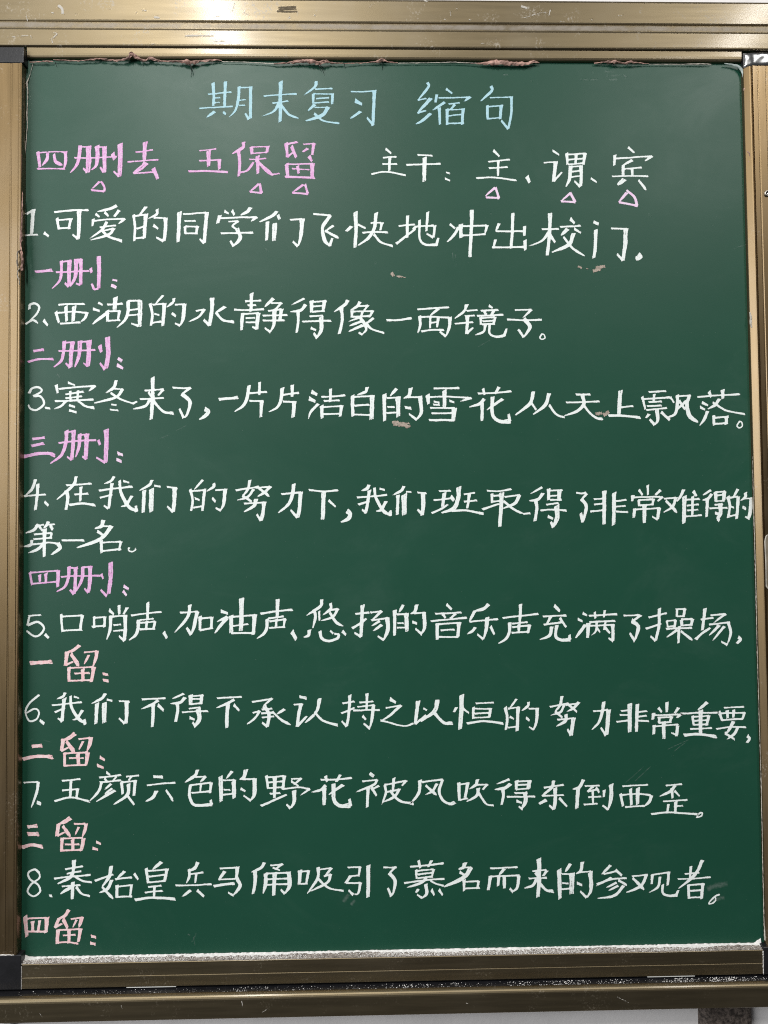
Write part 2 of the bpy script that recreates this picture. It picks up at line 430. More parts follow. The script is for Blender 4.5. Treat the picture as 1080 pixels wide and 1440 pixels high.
# ------------------------------------------------------------------ chalk: strokes laid down as a dusty layer on the surface
CELL = 0.65
def smooth_path(pts):
    """rounded run through the stroke's points, 0.5 mm apart"""
    P = np.array(pts, float)
    if len(P) == 2:
        n = max(3, int(np.hypot(*(P[1] - P[0])) / 0.6))
        t = np.linspace(0, 1, n)[:, None]
        Q = P[0] * (1 - t) + P[1] * t
    else:
        E = np.vstack([2 * P[0] - P[1], P, 2 * P[-1] - P[-2]])
        Q = []
        for i in range(1, len(E) - 2):
            p0, p1, p2, p3 = E[i - 1:i + 3]
            n = max(3, int(np.hypot(*(p2 - p1)) / 0.6))
            t = np.linspace(0, 1, n, endpoint=False)[:, None]
            Q.append(0.5 * ((2 * p1) + (-p0 + p2) * t + (2 * p0 - 5 * p1 + 4 * p2 - p3) * t ** 2 + (-p0 + 3 * p1 - 3 * p2 + p3) * t ** 3))
        Q = np.vstack(Q + [P[-1:]])
    return Q

def vnoise(r, n, step):
    k = max(2, int(n / step) + 2)
    return np.interp(np.arange(n) / step, np.arange(k), r.normal(0, 1, k))

def lay_strokes(name, strokes, wv, wh, mat, parent, seed, height=0.25, body=1.0, soft=0.38, taper=True):
    r = np.random.default_rng(seed)
    data = []
    for w, pts in strokes:
        Q = smooth_path(pts)
        n = len(Q)
        T = np.gradient(Q, axis=0); T /= (np.linalg.norm(T, axis=1, keepdims=True) + 1e-9)
        if w: W = np.full(n, w)
        else: W = np.sqrt((wv * T[:, 1]) ** 2 + (wh * T[:, 0]) ** 2)
        W = W * 0.84 * r.uniform(0.92, 1.06)
        if taper and n > 8:
            u = np.linspace(0, 1, n)
            W = W * (1 + 0.16 * np.exp(-(u / 0.12) ** 2))               # the chalk bites at the start
            v = Q[-1] - Q[max(0, n - n // 3)]
            L = np.hypot(*(Q[-1] - Q[0]))
            if v[0] < -0.25 * abs(v[1]) and v[1] < 0 and L > 10:          # left-falling: thins out
                W = W * (1 - 0.62 * np.clip((u - 0.45) / 0.55, 0, 1) ** 1.5)
            elif v[0] > 0.4 * abs(v[1]) and v[1] < -0.35 * v[0] and L > 16:   # right-falling: swells then points
                W = W * (0.8 + 0.45 * u) * (1 - 0.6 * np.clip((u - 0.8) / 0.2, 0, 1))
            elif abs(v[1]) < 0.3 * abs(v[0]):                             # horizontal: pressed again at the end
                W = W * (0.9 + 0.28 * np.exp(-((u - 0.96) / 0.10) ** 2))
            else:
                W = W * (1 - 0.12 * u)
        W = W * (1 + 0.06 * vnoise(r, n, 7.0))
        Q = Q + np.stack([vnoise(r, n, 16), vnoise(r, n, 16)], 1) * 0.16
        data.append((Q, T, np.maximum(W, 1.1)))
    A = np.vstack([d[0] for d in data]); mw = max(d[2].max() for d in data)
    x0, z0 = A.min(0) - mw; x1, z1 = A.max(0) + mw
    nx_ = int((x1 - x0) / CELL) + 2; nz_ = int((z1 - z0) / CELL) + 2
    D = np.zeros((nz_, nx_))
    for Q, T, W in data:
        slant = r.uniform(0.15, 0.55) if taper else 0.0
        uf = 1.3 if np.hypot(*(Q[-1] - Q[0])) < 1.5 * W.mean() else 2.8
        m_ = W.max() * 0.8 + 1.5
        a0 = max(0, int((Q[:, 0].min() - m_ - x0) / CELL)); a1 = min(nx_, int((Q[:, 0].max() + m_ - x0) / CELL) + 2)
        b0 = max(0, int((Q[:, 1].min() - m_ - z0) / CELL)); b1 = min(nz_, int((Q[:, 1].max() + m_ - z0) / CELL) + 2)
        gx, gz = np.meshgrid(x0 + np.arange(a0, a1) * CELL, z0 + np.arange(b0, b1) * CELL)
        dx = gx[..., None] - Q[:, 0]; dz = gz[..., None] - Q[:, 1]
        v = -dx * T[:, 1] + dz * T[:, 0]
        u = np.abs(dx * T[:, 0] + dz * T[:, 1] + slant * v) * uf
        v = np.abs(v)
        dist = (u ** 6 + v ** 6) ** (1 / 6) - W / 2
        k = dist.argmin(-1)
        dm = np.take_along_axis(dist, k[..., None], -1)[..., 0]
        Wk = W[k]; vk = np.take_along_axis(-dx * T[:, 1] + dz * T[:, 0], k[..., None], -1)[..., 0]
        cover = np.clip(0.5 - dm / (2 * soft), 0, 1)
        # broad strokes are rubbed thin in the middle, with streaks along the pull
        rel = np.abs(vk) / (Wk / 2 + 1e-6)
        ph = r.uniform(0, 9)
        streak = 0.5 + 0.5 * np.sin(vk * 2.7 + ph + 0.06 * k)
        thin = np.clip((Wk - 3.0) / 3.0, 0, 1) * (1 - np.clip(rel, 0, 1) ** 2)
        along = 0.5 + 0.5 * np.interp(k, np.arange(len(Q)), vnoise(r, len(Q), 12.0) * 0.6)
        dens = cover * (body - thin * (0.10 + 0.50 * streak * along) - 0.14 * (1 - along) - 0.16 * np.exp(-((len(Q) - 1 - k) / 5.0) ** 2))
        sub = D[b0:b1, a0:a1]
        D[b0:b1, a0:a1] = 1 - (1 - sub) * (1 - dens)
    keep = D > 0.015
    K = keep.copy()
    K[1:] |= keep[:-1]; K[:-1] |= keep[1:]; K[:, 1:] |= K[:, :-1].copy(); K[:, :-1] |= K[:, 1:].copy()
    idx = -np.ones(D.shape, int); zz, xx = np.nonzero(K)
    idx[zz, xx] = np.arange(len(zz))
    quad = K[:-1, :-1] & K[:-1, 1:] & K[1:, :-1] & K[1:, 1:]
    qz, qx = np.nonzero(quad)
    F = np.stack([idx[qz, qx], idx[qz, qx + 1], idx[qz + 1, qx + 1], idx[qz + 1, qx]], 1)
    V = np.stack([(x0 + xx * CELL) / 1000, np.full(len(xx), -height / 1000), (z0 + zz * CELL) / 1000], 1)
    return link_mesh(name, V.tolist(), F.tolist(), mat, parent, attrs={'chalk_cover': D[zz, xx]})

# every chalk character as a line: colour, upright and level stroke widths (mm), the character | its strokes,
# points in half millimetres right of and above the board's centre
WRITING = """blue 4.8 2.6 期|-481,1143 -479,1113 -480,1081/-448,1146 -449,1113 -450,1078/-494,1112 -461,1115 -432,1119/-477,1102 -462,1103/-477,1089 -464,1090/-517,1073 -476,1076 -428,1079/4.3 -477,1064 -488,1056 -499,1048/-452,1063 -448,1058/-410,1133 -412,1103 -419,1071 -436,1050/-409,1131 -378,1132/5.3 -379,1132 -379,1088 -380,1046/-385,1044 -394,1059/-409,1096 -393,1098/-410,1081 -394,1082
blue 4.8 2.6 末|-343,1108 -297,1112 -254,1114/-319,1088 -297,1091 -277,1094/5.8 -297,1147 -298,1094 -299,1038/-301,1089 -316,1066 -348,1051/-294,1081 -275,1057 -249,1046
blue 4.8 2.6 复|-200,1149 -204,1134 -234,1111/-202,1127 -156,1130/-208,1114 -209,1089/-207,1115 -155,1114/4.3 -155,1114 -157,1087/-200,1101 -166,1104/-205,1089 -166,1092/4.3 -205,1084 -223,1067/-204,1077 -168,1077/5.8 -168,1077 -185,1055 -229,1039/-205,1060 -181,1040 -138,1033
blue 4.8 2.6 习|-105,1122 -73,1121 -40,1124/5.3 -41,1123 -43,1080 -46,1028/-47,1030 -62,1049/5.3 -93,1096 -76,1086/4.3 -80,1066 -108,1046
blue 4.8 2.6 缩|4.3 105,1147 107,1135 78,1098/78,1098 100,1103/4.8 113,1103 77,1063/77,1063 99,1070/4.8 112,1061 89,1041 72,1032/156,1130 172,1118/130,1113 126,1093/136,1105 180,1106 222,1107/3.8 222,1107 205,1095/4.3 151,1093 119,1071/136,1076 138,1032/163,1088 192,1092/178,1086 168,1073/4.8 158,1073 158,1031/159,1072 204,1074/5.3 202,1074 199,1032/161,1055 199,1059/159,1034 204,1035
blue 4.8 2.6 句|4.8 280,1138 281,1126 251,1096/276,1106 337,1108/4.3 336,1108 334,1062 326,1020/324,1021 307,1042/4.8 269,1084 269,1047/271,1081 308,1084/4.8 307,1084 304,1048/270,1047 304,1051
pink 4.8 2.6 四|5.3 -953,951 -950,929 -948,910/-953,949 -912,952 -879,951/5.3 -879,951 -879,925 -884,903/4.8 -927,947 -929,932 -941,914/4.8 -910,945 -905,925 -888,916/-954,905 -919,906 -881,905
pink 4.8 2.6 删|5.8 -840,968 -843,939 -850,915 -866,895/-843,965 -814,966/8.2 -817,965 -817,930 -819,896/-822,897 -831,906/6.2 -794,967 -793,940 -797,915 -809,903/-797,966 -773,965/7.2 -774,964 -774,930 -774,896/-778,898 -785,909/-855,935 -797,936 -742,939/6.7 -752,947 -748,932/8.2 -732,972 -732,930 -734,886/-737,887 -749,898
pink 4.8 2.6 去|-690,952 -668,954 -644,958/6.7 -664,978 -666,955 -667,930/-712,925 -668,928 -629,931/7.2 -663,921 -675,908 -696,895/-696,893 -663,895 -642,897/6.2 -642,906 -631,879
pink 4.8 2.6 △|3.4 -788,870 -809,849/3.4 -809,847 -776,844/3.8 -775,844 -774,854 -783,870
pink 4.8 2.6 五|-517,956 -473,961/6.2 -493,955 -493,914/-518,928 -490,930 -461,931/5.3 -464,930 -464,906/3.4 -547,899 -495,900 -442,897
pink 4.8 2.6 保|5.3 -399,980 -401,965 -429,948/5.3 -412,955 -409,926 -412,887/-412,896 -389,902 -372,924/5.8 -377,966 -376,948/-377,966 -333,968/5.3 -333,968 -335,952/-376,949 -335,952/-383,932 -338,935/5.8 -361,941 -360,894/5.3 -365,931 -341,907 -319,889/-319,891 -302,894
pink 4.8 2.6 留|5.8 -283,976 -280,941/3.8 -280,975 -253,981/-280,940 -266,951/5.3 -268,968 -256,939/-235,975 -206,977/5.3 -208,976 -212,946/5.3 -220,941 -213,929/3.8 -225,963 -237,954/5.8 -282,919 -279,887/-281,919 -210,921/5.8 -211,918 -213,882/5.3 -252,914 -249,895/-266,907 -220,904/3.8 -285,885 -206,882
pink 4.8 2.6 △|3.4 -358,865 -382,844/3.4 -382,843 -351,840/4.3 -351,840 -355,865
pink 4.8 2.6 △|3.8 -237,863 -266,841/3.4 -266,841 -225,837/4.3 -225,838 -232,863
white 4.8 2.9 主|-11,963 3,951/-19,938 17,941/-20,920 18,921/4.3 -1,936 -2,903/-50,893 -12,899 42,890
white 4.8 2.9 干|76,946 116,944/45,918 91,920 138,922/6.2 95,938 93,874
white 4.8 2.9 ：|154,898 163,895/3.4 151,881 164,875
white 4.8 2.9 主|285,958 300,943/270,928 328,934/272,910 322,913/4.3 297,928 295,889/236,882 285,884 345,876
white 4.8 2.9 、|6.2 376,886 382,871
pinkw 4.8 2.9 △|3.8 287,856 261,833/3.4 263,829 298,827/4.3 298,827 289,855
white 4.8 2.9 谓|448,959 465,948/423,926 455,927/5.8 455,927 449,874/3.4 449,874 472,899/4.8 486,951 487,921/486,948 539,951/4.8 537,951 532,921/489,934 534,938/512,949 510,924/489,921 531,924/5.3 496,916 493,884 483,859/496,914 526,916/5.8 525,916 525,882 523,860/520,860 506,874/499,901 521,903/498,886 523,889
white 4.8 2.9 、|552,882 567,872
white 4.8 2.9 宾|657,969 673,954/4.8 619,946 617,919/622,938 669,941 722,944/722,944 701,930/4.8 666,933 642,919/5.3 642,919 641,892/641,908 692,913/4.3 666,909 667,892/611,888 661,889 709,889/6.2 643,879 626,864/4.3 684,877 704,851
pinkw 4.8 2.9 △|3.4 495,842 469,819/3.4 469,818 506,816/4.3 507,817 495,842
pinkw 4.8 2.9 △|4.3 650,842 628,817/3.8 628,816 679,806/4.3 678,807 671,830 650,849
white 4.8 3.1 1|-983,781 -964,793/6.2 -965,792 -969,728/-986,723 -953,725
white 4.8 3.1 、|4.8 -935,729 -924,721
white 4.8 3.1 可|-907,787 -864,791 -818,792/6.2 -842,788 -842,749 -844,714/-847,715 -859,725/4.3 -901,769 -896,741/-899,765 -864,768/4.3 -864,768 -869,741/-897,742 -866,744
white 4.8 3.1 爱|4.3 -742,804 -759,796 -793,788/-797,781 -788,774/-773,786 -764,776/-735,791 -747,775/4.3 -805,767 -806,749/-804,763 -763,767 -719,768/-719,768 -737,754/-786,745 -744,750/-768,759 -782,737 -813,715/-783,735 -749,742/4.3 -749,742 -763,725 -811,710/4.3 -779,733 -759,718 -727,708
white 4.8 3.1 的|4.3 -663,801 -682,776/4.3 -696,779 -692,745 -694,708/-694,776 -663,780/6.2 -663,779 -667,716/-687,742 -668,747/-692,715 -668,717/4.3 -632,794 -634,781 -656,769/-641,772 -608,770/6.2 -609,769 -611,725 -615,708/-618,708 -634,718/4.3 -641,750 -630,742
white 4.8 3.1 同|6.2 -572,786 -576,706/-562,781 -500,786/6.2 -498,785 -503,735 -505,703/-507,703 -517,713/-558,762 -529,763/4.3 -557,747 -557,730/-555,747 -522,747/4.8 -524,746 -527,729/-557,729 -524,729
white 4.8 3.1 学|-450,789 -440,783/-430,791 -424,780/5.3 -380,799 -389,788 -406,779/5.3 -464,777 -469,757/-464,770 -414,773 -363,773/-363,773 -380,762/-440,761 -414,762/-414,762 -428,750 -418,740/-459,729 -414,730 -373,731/6.2 -416,740 -409,716 -426,694/-427,695 -435,708
white 4.8 3.1 们|4.8 -310,789 -322,777 -356,760/5.3 -334,760 -337,711/5.3 -305,777 -302,770/7.2 -315,755 -317,710/-272,766 -240,769/6.7 -240,767 -243,726 -251,695/-253,695 -265,706
white 4.8 3.1 飞|-209,782 -163,778/5.3 -165,777 -185,745 -180,711 -166,695/-166,695 -159,715/3.8 -156,750 -178,735/3.8 -178,736 -141,716
white 4.8 3.1 快|6.2 -95,787 -94,740 -97,691/4.8 -107,748 -120,735/-88,753 -69,744/-54,758 -25,758/4.8 -23,758 -28,738/-76,731 -47,733 -8,732/5.8 -39,785 -44,745 -59,718 -88,696/-45,726 -25,704 5,694
white 4.8 3.1 地|23,749 66,754/4.8 47,777 45,718/3.8 16,701 35,716 67,740/62,740 74,748 118,750/4.3 121,750 117,718/115,718 99,728/4.3 102,787 98,736/4.3 79,765 79,716 93,699 125,697/125,697 130,716
white 4.8 3.1 冲|163,755 176,743/4.8 186,745 174,726 154,705/5.8 192,753 192,718/198,749 264,751/4.3 264,751 258,728/196,723 259,727/6.2 223,792 220,726 216,665
white 4.8 3.1 出|5.3 335,784 333,736 329,689/4.3 297,756 288,736/288,735 367,735/4.8 367,748 366,724/4.3 287,712 282,694/278,691 322,691 370,692/5.3 367,709 368,684
white 4.8 3.1 校|416,740 460,742/6.2 438,784 435,726 428,669/433,733 415,709 377,694/4.3 437,724 450,705/4.8 494,769 504,758/465,747 521,751/5.8 484,740 467,724/504,742 521,732/5.8 501,729 488,699 442,677/474,719 498,689 532,667
white 4.8 3.1 门|4.8 560,760 569,756/5.8 563,738 561,697 557,662/607,743 648,742/6.7 646,741 643,697 637,655/635,656 621,672
white 4.8 3.1 ．|5.8 682,669 685,664 676,659 675,664
pink 4.8 2.9 一|4.8 -958,624 -915,628
pink 4.8 2.9 删|4.8 -889,652 -889,623 -894,599 -913,578/-889,651 -863,655/6.7 -867,652 -868,619 -869,585/-871,585 -878,592/6.2 -849,657 -850,628 -853,604 -865,584/-851,656 -835,658/6.2 -837,655 -837,589/-839,588 -849,592/-903,623 -863,624 -815,626/4.8 -810,633 -808,622/6.7 -789,665 -788,628 -789,580/-791,577 -801,576 -808,590
pinkw 4.8 2.9 ：|3.8 -751,602 -740,600/4.8 -753,586 -744,582
white 4.8 3.1 2|3.4 -974,523 -972,534 -958,537 -948,527 -957,507 -983,481/3.4 -983,483 -964,492 -950,484
white 4.8 3.1 、|4.8 -935,491 -925,479
white 4.8 3.1 西|-896,534 -863,536 -827,537/4.8 -903,515 -895,486/-901,512 -858,515 -820,512/4.8 -819,512 -825,498 -836,488/5.3 -876,529 -874,490/5.8 -854,529 -857,490/-891,483 -839,486
white 4.8 3.1 湖|-789,539 -779,534/4.3 -803,523 -787,518/5.3 -765,512 -782,500 -805,481/-765,534 -725,537/6.7 -744,553 -746,519/4.8 -765,517 -765,490/-765,516 -732,517/4.3 -733,517 -737,493/-763,490 -732,492/5.3 -710,543 -710,517 -718,493 -739,472/-710,545 -677,545/7.7 -678,543 -678,507 -679,476/-684,477 -701,483/-708,519 -682,522/-711,505 -682,507
white 4.8 3.1 的|3.8 -617,559 -637,535/4.3 -651,536 -645,507 -648,478/-644,534 -613,537/5.3 -613,536 -617,477/-639,509 -627,506/-644,485 -622,488/4.3 -587,550 -589,541 -606,527/-584,534 -558,535/5.8 -559,533 -563,497 -570,477/-572,477 -584,483/4.3 -591,509 -584,504
white 4.8 3.1 水|-527,517 -505,521/3.8 -505,521 -522,500 -548,487/6.2 -484,551 -486,516 -491,477/-493,478 -506,492/4.8 -450,528 -474,512/4.3 -474,512 -455,492 -426,487
white 4.8 3.1 静|-395,543 -353,545/5.3 -378,564 -380,516/-424,520 -395,519 -345,522/-388,532 -367,533/5.8 -402,509 -406,465/-400,508 -359,511/6.2 -360,509 -364,468/-366,468 -376,473/-393,497 -369,498/-393,485 -369,486/4.8 -320,550 -342,528/-325,538 -297,538/3.8 -298,538 -311,523/-333,517 -297,521/5.8 -297,520 -302,492/-347,504 -282,505/-347,490 -289,491/6.2 -316,521 -318,482 -326,460/-328,460 -342,470
white 4.8 3.1 得|3.4 -236,550 -270,533/4.8 -232,533 -246,518 -273,514/4.8 -253,514 -252,492 -257,458/5.8 -216,543 -216,514/-216,541 -176,544/6.2 -181,543 -185,516/-212,528 -183,530/-215,514 -181,516/-220,501 -186,504/-241,487 -203,489 -164,489/6.7 -191,499 -190,467 -201,443/-202,443 -210,455/4.3 -217,470 -204,464
white 4.8 3.1 像|4.8 -118,545 -126,533 -155,514/5.3 -135,521 -133,492 -141,455/4.3 -85,540 -94,528 -111,518/-92,529 -63,531/3.8 -63,531 -73,518/4.3 -106,516 -107,499/-104,515 -51,516/3.8 -51,516 -58,501/-107,500 -58,502/3.8 -78,513 -85,499 -116,487/4.8 -85,499 -73,482 -68,465 -78,452/-80,452 -88,457/3.8 -82,488 -114,475/4.3 -78,477 -116,460/3.8 -49,496 -68,482/-68,484 -54,467 -20,456
white 4.8 3.1 一|3.8 -12,491 19,491 55,496
white 4.8 3.1 面|72,520 111,523 157,526/3.8 128,521 106,503/4.8 77,501 78,477 72,455/79,499 111,500 159,497/5.3 160,497 158,472 149,447/147,447 132,459/3.8 106,498 106,469/4.8 128,498 125,472/108,484 125,485/82,460 111,464 142,464
white 4.8 3.1 镜|4.3 206,532 198,515 173,495/206,516 235,518/201,502 227,503/173,481 222,485/5.3 208,501 205,454/205,454 222,469/3.8 267,530 276,524/245,516 291,519/254,513 258,507/279,514 274,506/235,502 305,505/4.3 244,498 244,479/246,496 283,498/4.3 283,498 278,479/249,487 281,489/247,479 281,480/4.3 256,476 251,459 229,450/4.3 268,476 268,454 285,445 307,447/307,447 314,466
white 4.8 3.1 子|338,518 382,519/3.8 382,519 359,497/317,492 363,490 410,491/5.8 363,493 378,471 362,444/360,444 346,464
white 4.8 3.1 。|2.4 411,452 405,443 411,438 419,442 416,450 411,452
pink 4.8 2.9 二|4.3 -962,409 -936,412/3.8 -976,380 -947,387 -910,387
pink 4.8 2.9 删|5.3 -880,435 -883,401 -888,382 -907,365/-880,431 -855,433/6.7 -858,431 -862,397 -863,365/-866,365 -876,375/6.2 -838,435 -841,396 -852,365/-839,433 -811,435/7.2 -814,435 -815,396 -817,368/-819,368 -829,375/-895,409 -848,410 -798,411/5.8 -785,420 -782,408/7.7 -764,444 -763,401 -768,363/-772,359 -784,375
pinkw 4.8 2.9 ：|5.3 -734,387 -728,383/5.8 -739,370 -724,362
white 4.8 3.1 3|3.6 -973,296 -966,308 -949,311 -940,301 -961,287/3.6 -961,287 -942,286 -934,267 -951,250 -968,252 -975,263
white 4.8 3.1 ．|3.8 -928,255 -919,254
white 4.8 3.1 寒|-869,323 -851,316/4.3 -901,316 -897,296/-893,306 -848,311 -798,314/-798,314 -814,300/-876,292 -829,298/-875,281 -833,287/3.8 -864,300 -863,272/3.8 -843,301 -845,274/-904,273 -857,275 -802,277/3.8 -876,272 -888,260 -906,253/3.8 -843,274 -824,260 -800,255/3.8 -866,262 -852,257/3.8 -866,248 -847,243
white 4.8 3.1 冬|4.3 -742,328 -748,310 -769,295/-746,307 -724,304/4.3 -724,304 -743,283 -800,268/-755,295 -729,278 -696,266/-696,266 -686,271/-753,264 -741,262/-757,250 -736,248
white 4.8 3.1 来|-665,301 -615,305/3.8 -655,297 -649,286/3.8 -617,302 -629,288/-677,278 -615,281/6.2 -644,336 -644,280 -648,224/4.3 -651,276 -665,259 -696,251/4.3 -641,271 -615,244 -589,239
white 4.8 3.1 了|-590,309 -563,307 -543,308/3.8 -543,308 -568,290/5.8 -565,291 -544,270 -551,239 -559,227/-561,228 -572,251
white 4.8 3.1 ，|5.8 -503,251 -495,244 -503,232 -519,222
white 4.8 3.1 一|4.3 -466,277 -443,279 -416,282
white 4.8 3.1 片|5.3 -386,313 -391,279 -403,258 -424,243/4.8 -357,322 -358,289/-384,293 -338,296/-384,272 -348,271/5.8 -352,270 -354,229
white 4.8 3.1 片|5.3 -296,306 -300,275 -310,255 -331,242/5.1 -269,314 -270,284/-294,288 -252,293/-294,270 -261,268/6.2 -264,267 -267,228
white 4.8 3.1 洁|5.8 -216,296 -203,289/5.8 -223,278 -208,270/3.8 -200,262 -219,242 -226,223/-190,282 -156,284 -127,286/4.8 -166,303 -167,269/-183,271 -142,273/5.8 -190,257 -189,225/-187,254 -135,257/4.8 -136,257 -140,230/-185,235 -137,236
white 4.8 3.1 白|4.8 -67,307 -72,295 -94,287/6.2 -107,285 -106,230/-104,282 -51,284/7.2 -53,283 -56,222/-101,258 -62,260/-104,234 -58,232
white 4.8 3.1 的|4.3 12,303 -5,283/6.2 -20,288 -21,217/-14,278 20,280/7.2 17,278 17,229/-12,254 7,254/-14,238 17,239/5.3 51,304 46,285 32,277/44,280 80,281/6.2 77,280 79,239 67,219/65,220 46,234/4.3 36,253 51,250
white 4.8 3.1 雪|114,304 182,305/6.2 97,285 99,263/99,280 152,282 215,277/215,277 186,268/6.2 143,297 142,253/114,268 128,265/113,260 129,259/157,270 169,266/104,251 171,250/7.2 169,248 166,217/108,236 162,237/3.8 101,218 166,217
white 4.8 3.1 花|235,290 278,291 324,296/4.3 248,302 252,287/4.8 291,306 281,289/4.8 250,274 237,262 210,253/5.8 245,262 244,216/4.3 300,274 258,245/6.2 273,279 273,233 292,214 320,214/320,214 317,233
white 4.8 3.1 从|5.3 385,293 375,262 336,230/4.3 380,262 392,245/5.3 428,288 416,257 384,232/3.8 428,257 447,232 469,223
white 4.8 3.1 天|502,285 540,286/475,264 521,265 565,267/5.3 519,285 523,261 506,242 469,228/4.3 521,259 540,234 559,220 573,219
white 4.8 3.1 上|6.2 624,295 621,266 618,231/625,251 657,253/4.3 591,228 627,227 676,222
white 4.8 3.1 飘|702,292 748,294/4.3 684,278 691,246/687,273 760,277/3.8 761,277 770,263/4.3 716,285 714,265/701,265 736,266/696,253 735,255/694,243 750,248/5.8 723,243 725,216 717,202/715,203 703,217/4.3 701,231 693,222/4.3 735,236 757,216/5.3 780,282 780,260 772,231 749,222/780,280 817,282/5.8 812,279 806,255 813,226 835,210/3.8 804,267 774,241/4.3 785,267 799,245
white 4.8 3.1 落|836,278 893,282 952,285/4.8 868,293 873,279/5.8 905,296 905,274/4.3 848,262 863,255/4.3 843,250 855,243/4.8 862,238 852,216 840,200/4.8 895,272 882,255 863,245/878,262 916,240 964,230/4.8 879,226 879,201/882,221 919,224/5.8 914,223 913,203/881,204 916,206
white 4.8 3.1 。|2.6 950,210 943,199 949,193 957,198 955,208 950,210
pink 4.8 2.9 三|4.3 -963,172 -932,175/4.8 -965,153 -934,160/5.3 -986,125 -955,131 -922,133 -904,127
pink 4.8 2.9 删|5.3 -873,193 -875,162 -887,128 -915,106/-873,189 -852,193/6.7 -854,193 -856,152 -859,116/-861,116 -871,123/5.8 -838,183 -840,152 -849,123/-840,181 -819,184/7.2 -820,183 -821,147 -821,118/-823,118 -830,123/-894,161 -847,166 -795,168/4.3 -788,166 -785,157/6.7 -768,195 -767,151 -770,108/-772,108 -793,121
pinkw 4.8 2.9 ：|4.8 -736,132 -724,128/4.8 -738,115 -729,111
white 4.8 3.1 4|4.3 -955,62 -964,38 -983,19/-984,19 -929,23/5.3 -949,50 -950,19 -955,-17
white 4.8 3.1 ．|4.3 -929,2 -922,-5
white 4.8 3.1 在|-873,47 -807,51/4.8 -847,70 -856,47 -898,9/5.8 -873,33 -869,14 -874,-17/-851,22 -816,25/4.8 -835,42 -837,5/3.8 -865,-5 -832,-2 -797,-6
white 4.8 3.1 我|4.3 -747,69 -755,58 -772,51/-786,33 -743,38 -698,42/-783,13 -752,22/5.3 -752,51 -757,13 -761,-15/-763,-15 -773,-8/4.8 -732,58 -728,27 -709,-9 -686,-23/-687,-22 -688,-11/4.3 -700,17 -714,-6 -728,-11/-721,58 -707,53
white 4.8 3.1 们|4.3 -646,59 -653,46 -679,32/5.8 -666,31 -669,-26/-639,45 -624,42/7.7 -647,34 -647,-24/-605,41 -579,38/7.2 -585,36 -586,2 -589,-25/-591,-25 -605,-12
white 4.8 3.1 的|3.8 -511,58 -532,34/4.3 -543,34 -537,6 -541,-22/-538,29 -507,32/4.9 -505,34 -511,-23/-531,10 -519,5/-535,-15 -513,-12/4.4 -480,50 -481,41 -499,28/-476,32 -449,33/5.3 -450,32 -454,-4 -462,-23/-463,-23 -475,-17/4.0 -483,9 -477,2
white 4.8 3.1 努|4.8 -384,57 -389,34 -403,16/4.3 -403,16 -380,-0/-421,31 -360,40/3.8 -375,32 -389,13 -418,4/-368,37 -329,40/4.3 -329,40 -344,25 -365,13/-360,37 -332,14/-399,-5 -344,-2/6.2 -346,-3 -350,-33 -354,-51/-356,-50 -365,-35/5.3 -368,6 -373,-11 -399,-27
white 4.8 3.1 力|-299,20 -246,24/6.2 -248,23 -251,-19 -256,-43/-258,-42 -275,-24/5.3 -266,46 -270,19 -282,-9 -308,-31
white 4.8 3.1 下|-225,30 -186,26 -148,29/6.7 -186,23 -187,-10 -189,-48/3.8 -172,2 -155,-15
white 4.8 3.1 ，|6.7 -122,-27 -115,-35 -120,-48 -139,-57
white 4.8 3.1 我|4.3 -64,42 -69,33 -84,27/-95,9 -56,12 -16,16/-92,-10 -64,-1/5.0 -63,27 -68,-7 -73,-32/-73,-31 -83,-24/5.2 -49,34 -45,7 -27,-25 -6,-39/-7,-38 -7,-29/4.7 -18,-3 -31,-24 -44,-29/-35,32 -22,29
white 4.8 3.1 们|4.3 30,38 23,26 1,15/5.3 14,14 12,-37/37,24 50,23/7.7 31,15 31,-37/68,22 90,20/7.1 82,17 82,-13 79,-39/79,-37 67,-25
white 4.8 3.1 班|126,25 156,26/111,1 164,6/5.8 140,19 135,-15/106,-34 130,-24 149,-12/5.3 159,9 164,2/6.7 179,35 176,2 164,-22 132,-34/193,16 222,20/193,-4 227,-1/4.8 207,14 202,-21/3.8 159,-29 197,-28 245,-37
white 4.8 3.1 取|256,25 290,24 321,29/4.3 269,16 269,-8/273,11 289,12/272,-4 289,-3/243,-25 287,-11/6.2 295,18 293,-23 289,-71/304,8 345,13/4.8 343,11 330,-9 299,-23/301,-4 328,-26 354,-38/354,-38 371,-36
white 4.8 3.0 得|3.4 405,33 374,16/5.3 407,17 394,1 370,-3/5.2 388,-1 390,-23 385,-57/5.9 423,28 423,-0/424,24 460,26/6.8 453,24 451,-2/427,10 453,12/427,-1 457,0/417,-13 449,-10/401,-29 435,-27 470,-30/7.4 445,-18 445,-50 434,-75/434,-73 428,-61/4.7 421,-46 433,-52
white 4.8 3.0 了|499,18 515,16 525,18/3.6 527,15 512,0/5.4 513,-0 525,-19 519,-49 515,-62/514,-59 510,-38
white 4.8 3.0 非|547,0 571,2/547,-14 571,-12/536,-33 571,-30/6.0 575,21 573,-67/6.6 602,16 599,-69/608,-6 634,-2/606,-20 632,-18/606,-34 638,-36
white 4.8 3.0 常|4.2 694,37 694,12/670,24 679,11/728,23 715,11/4.8 653,8 651,-5/654,4 694,6 734,5/734,5 721,-6/4.2 669,-3 669,-18/669,-3 709,-1/709,-1 706,-15/671,-17 708,-15/4.8 657,-27 654,-49/657,-29 727,-25/5.4 724,-27 720,-55/718,-55 705,-48/6.0 684,-18 683,-64
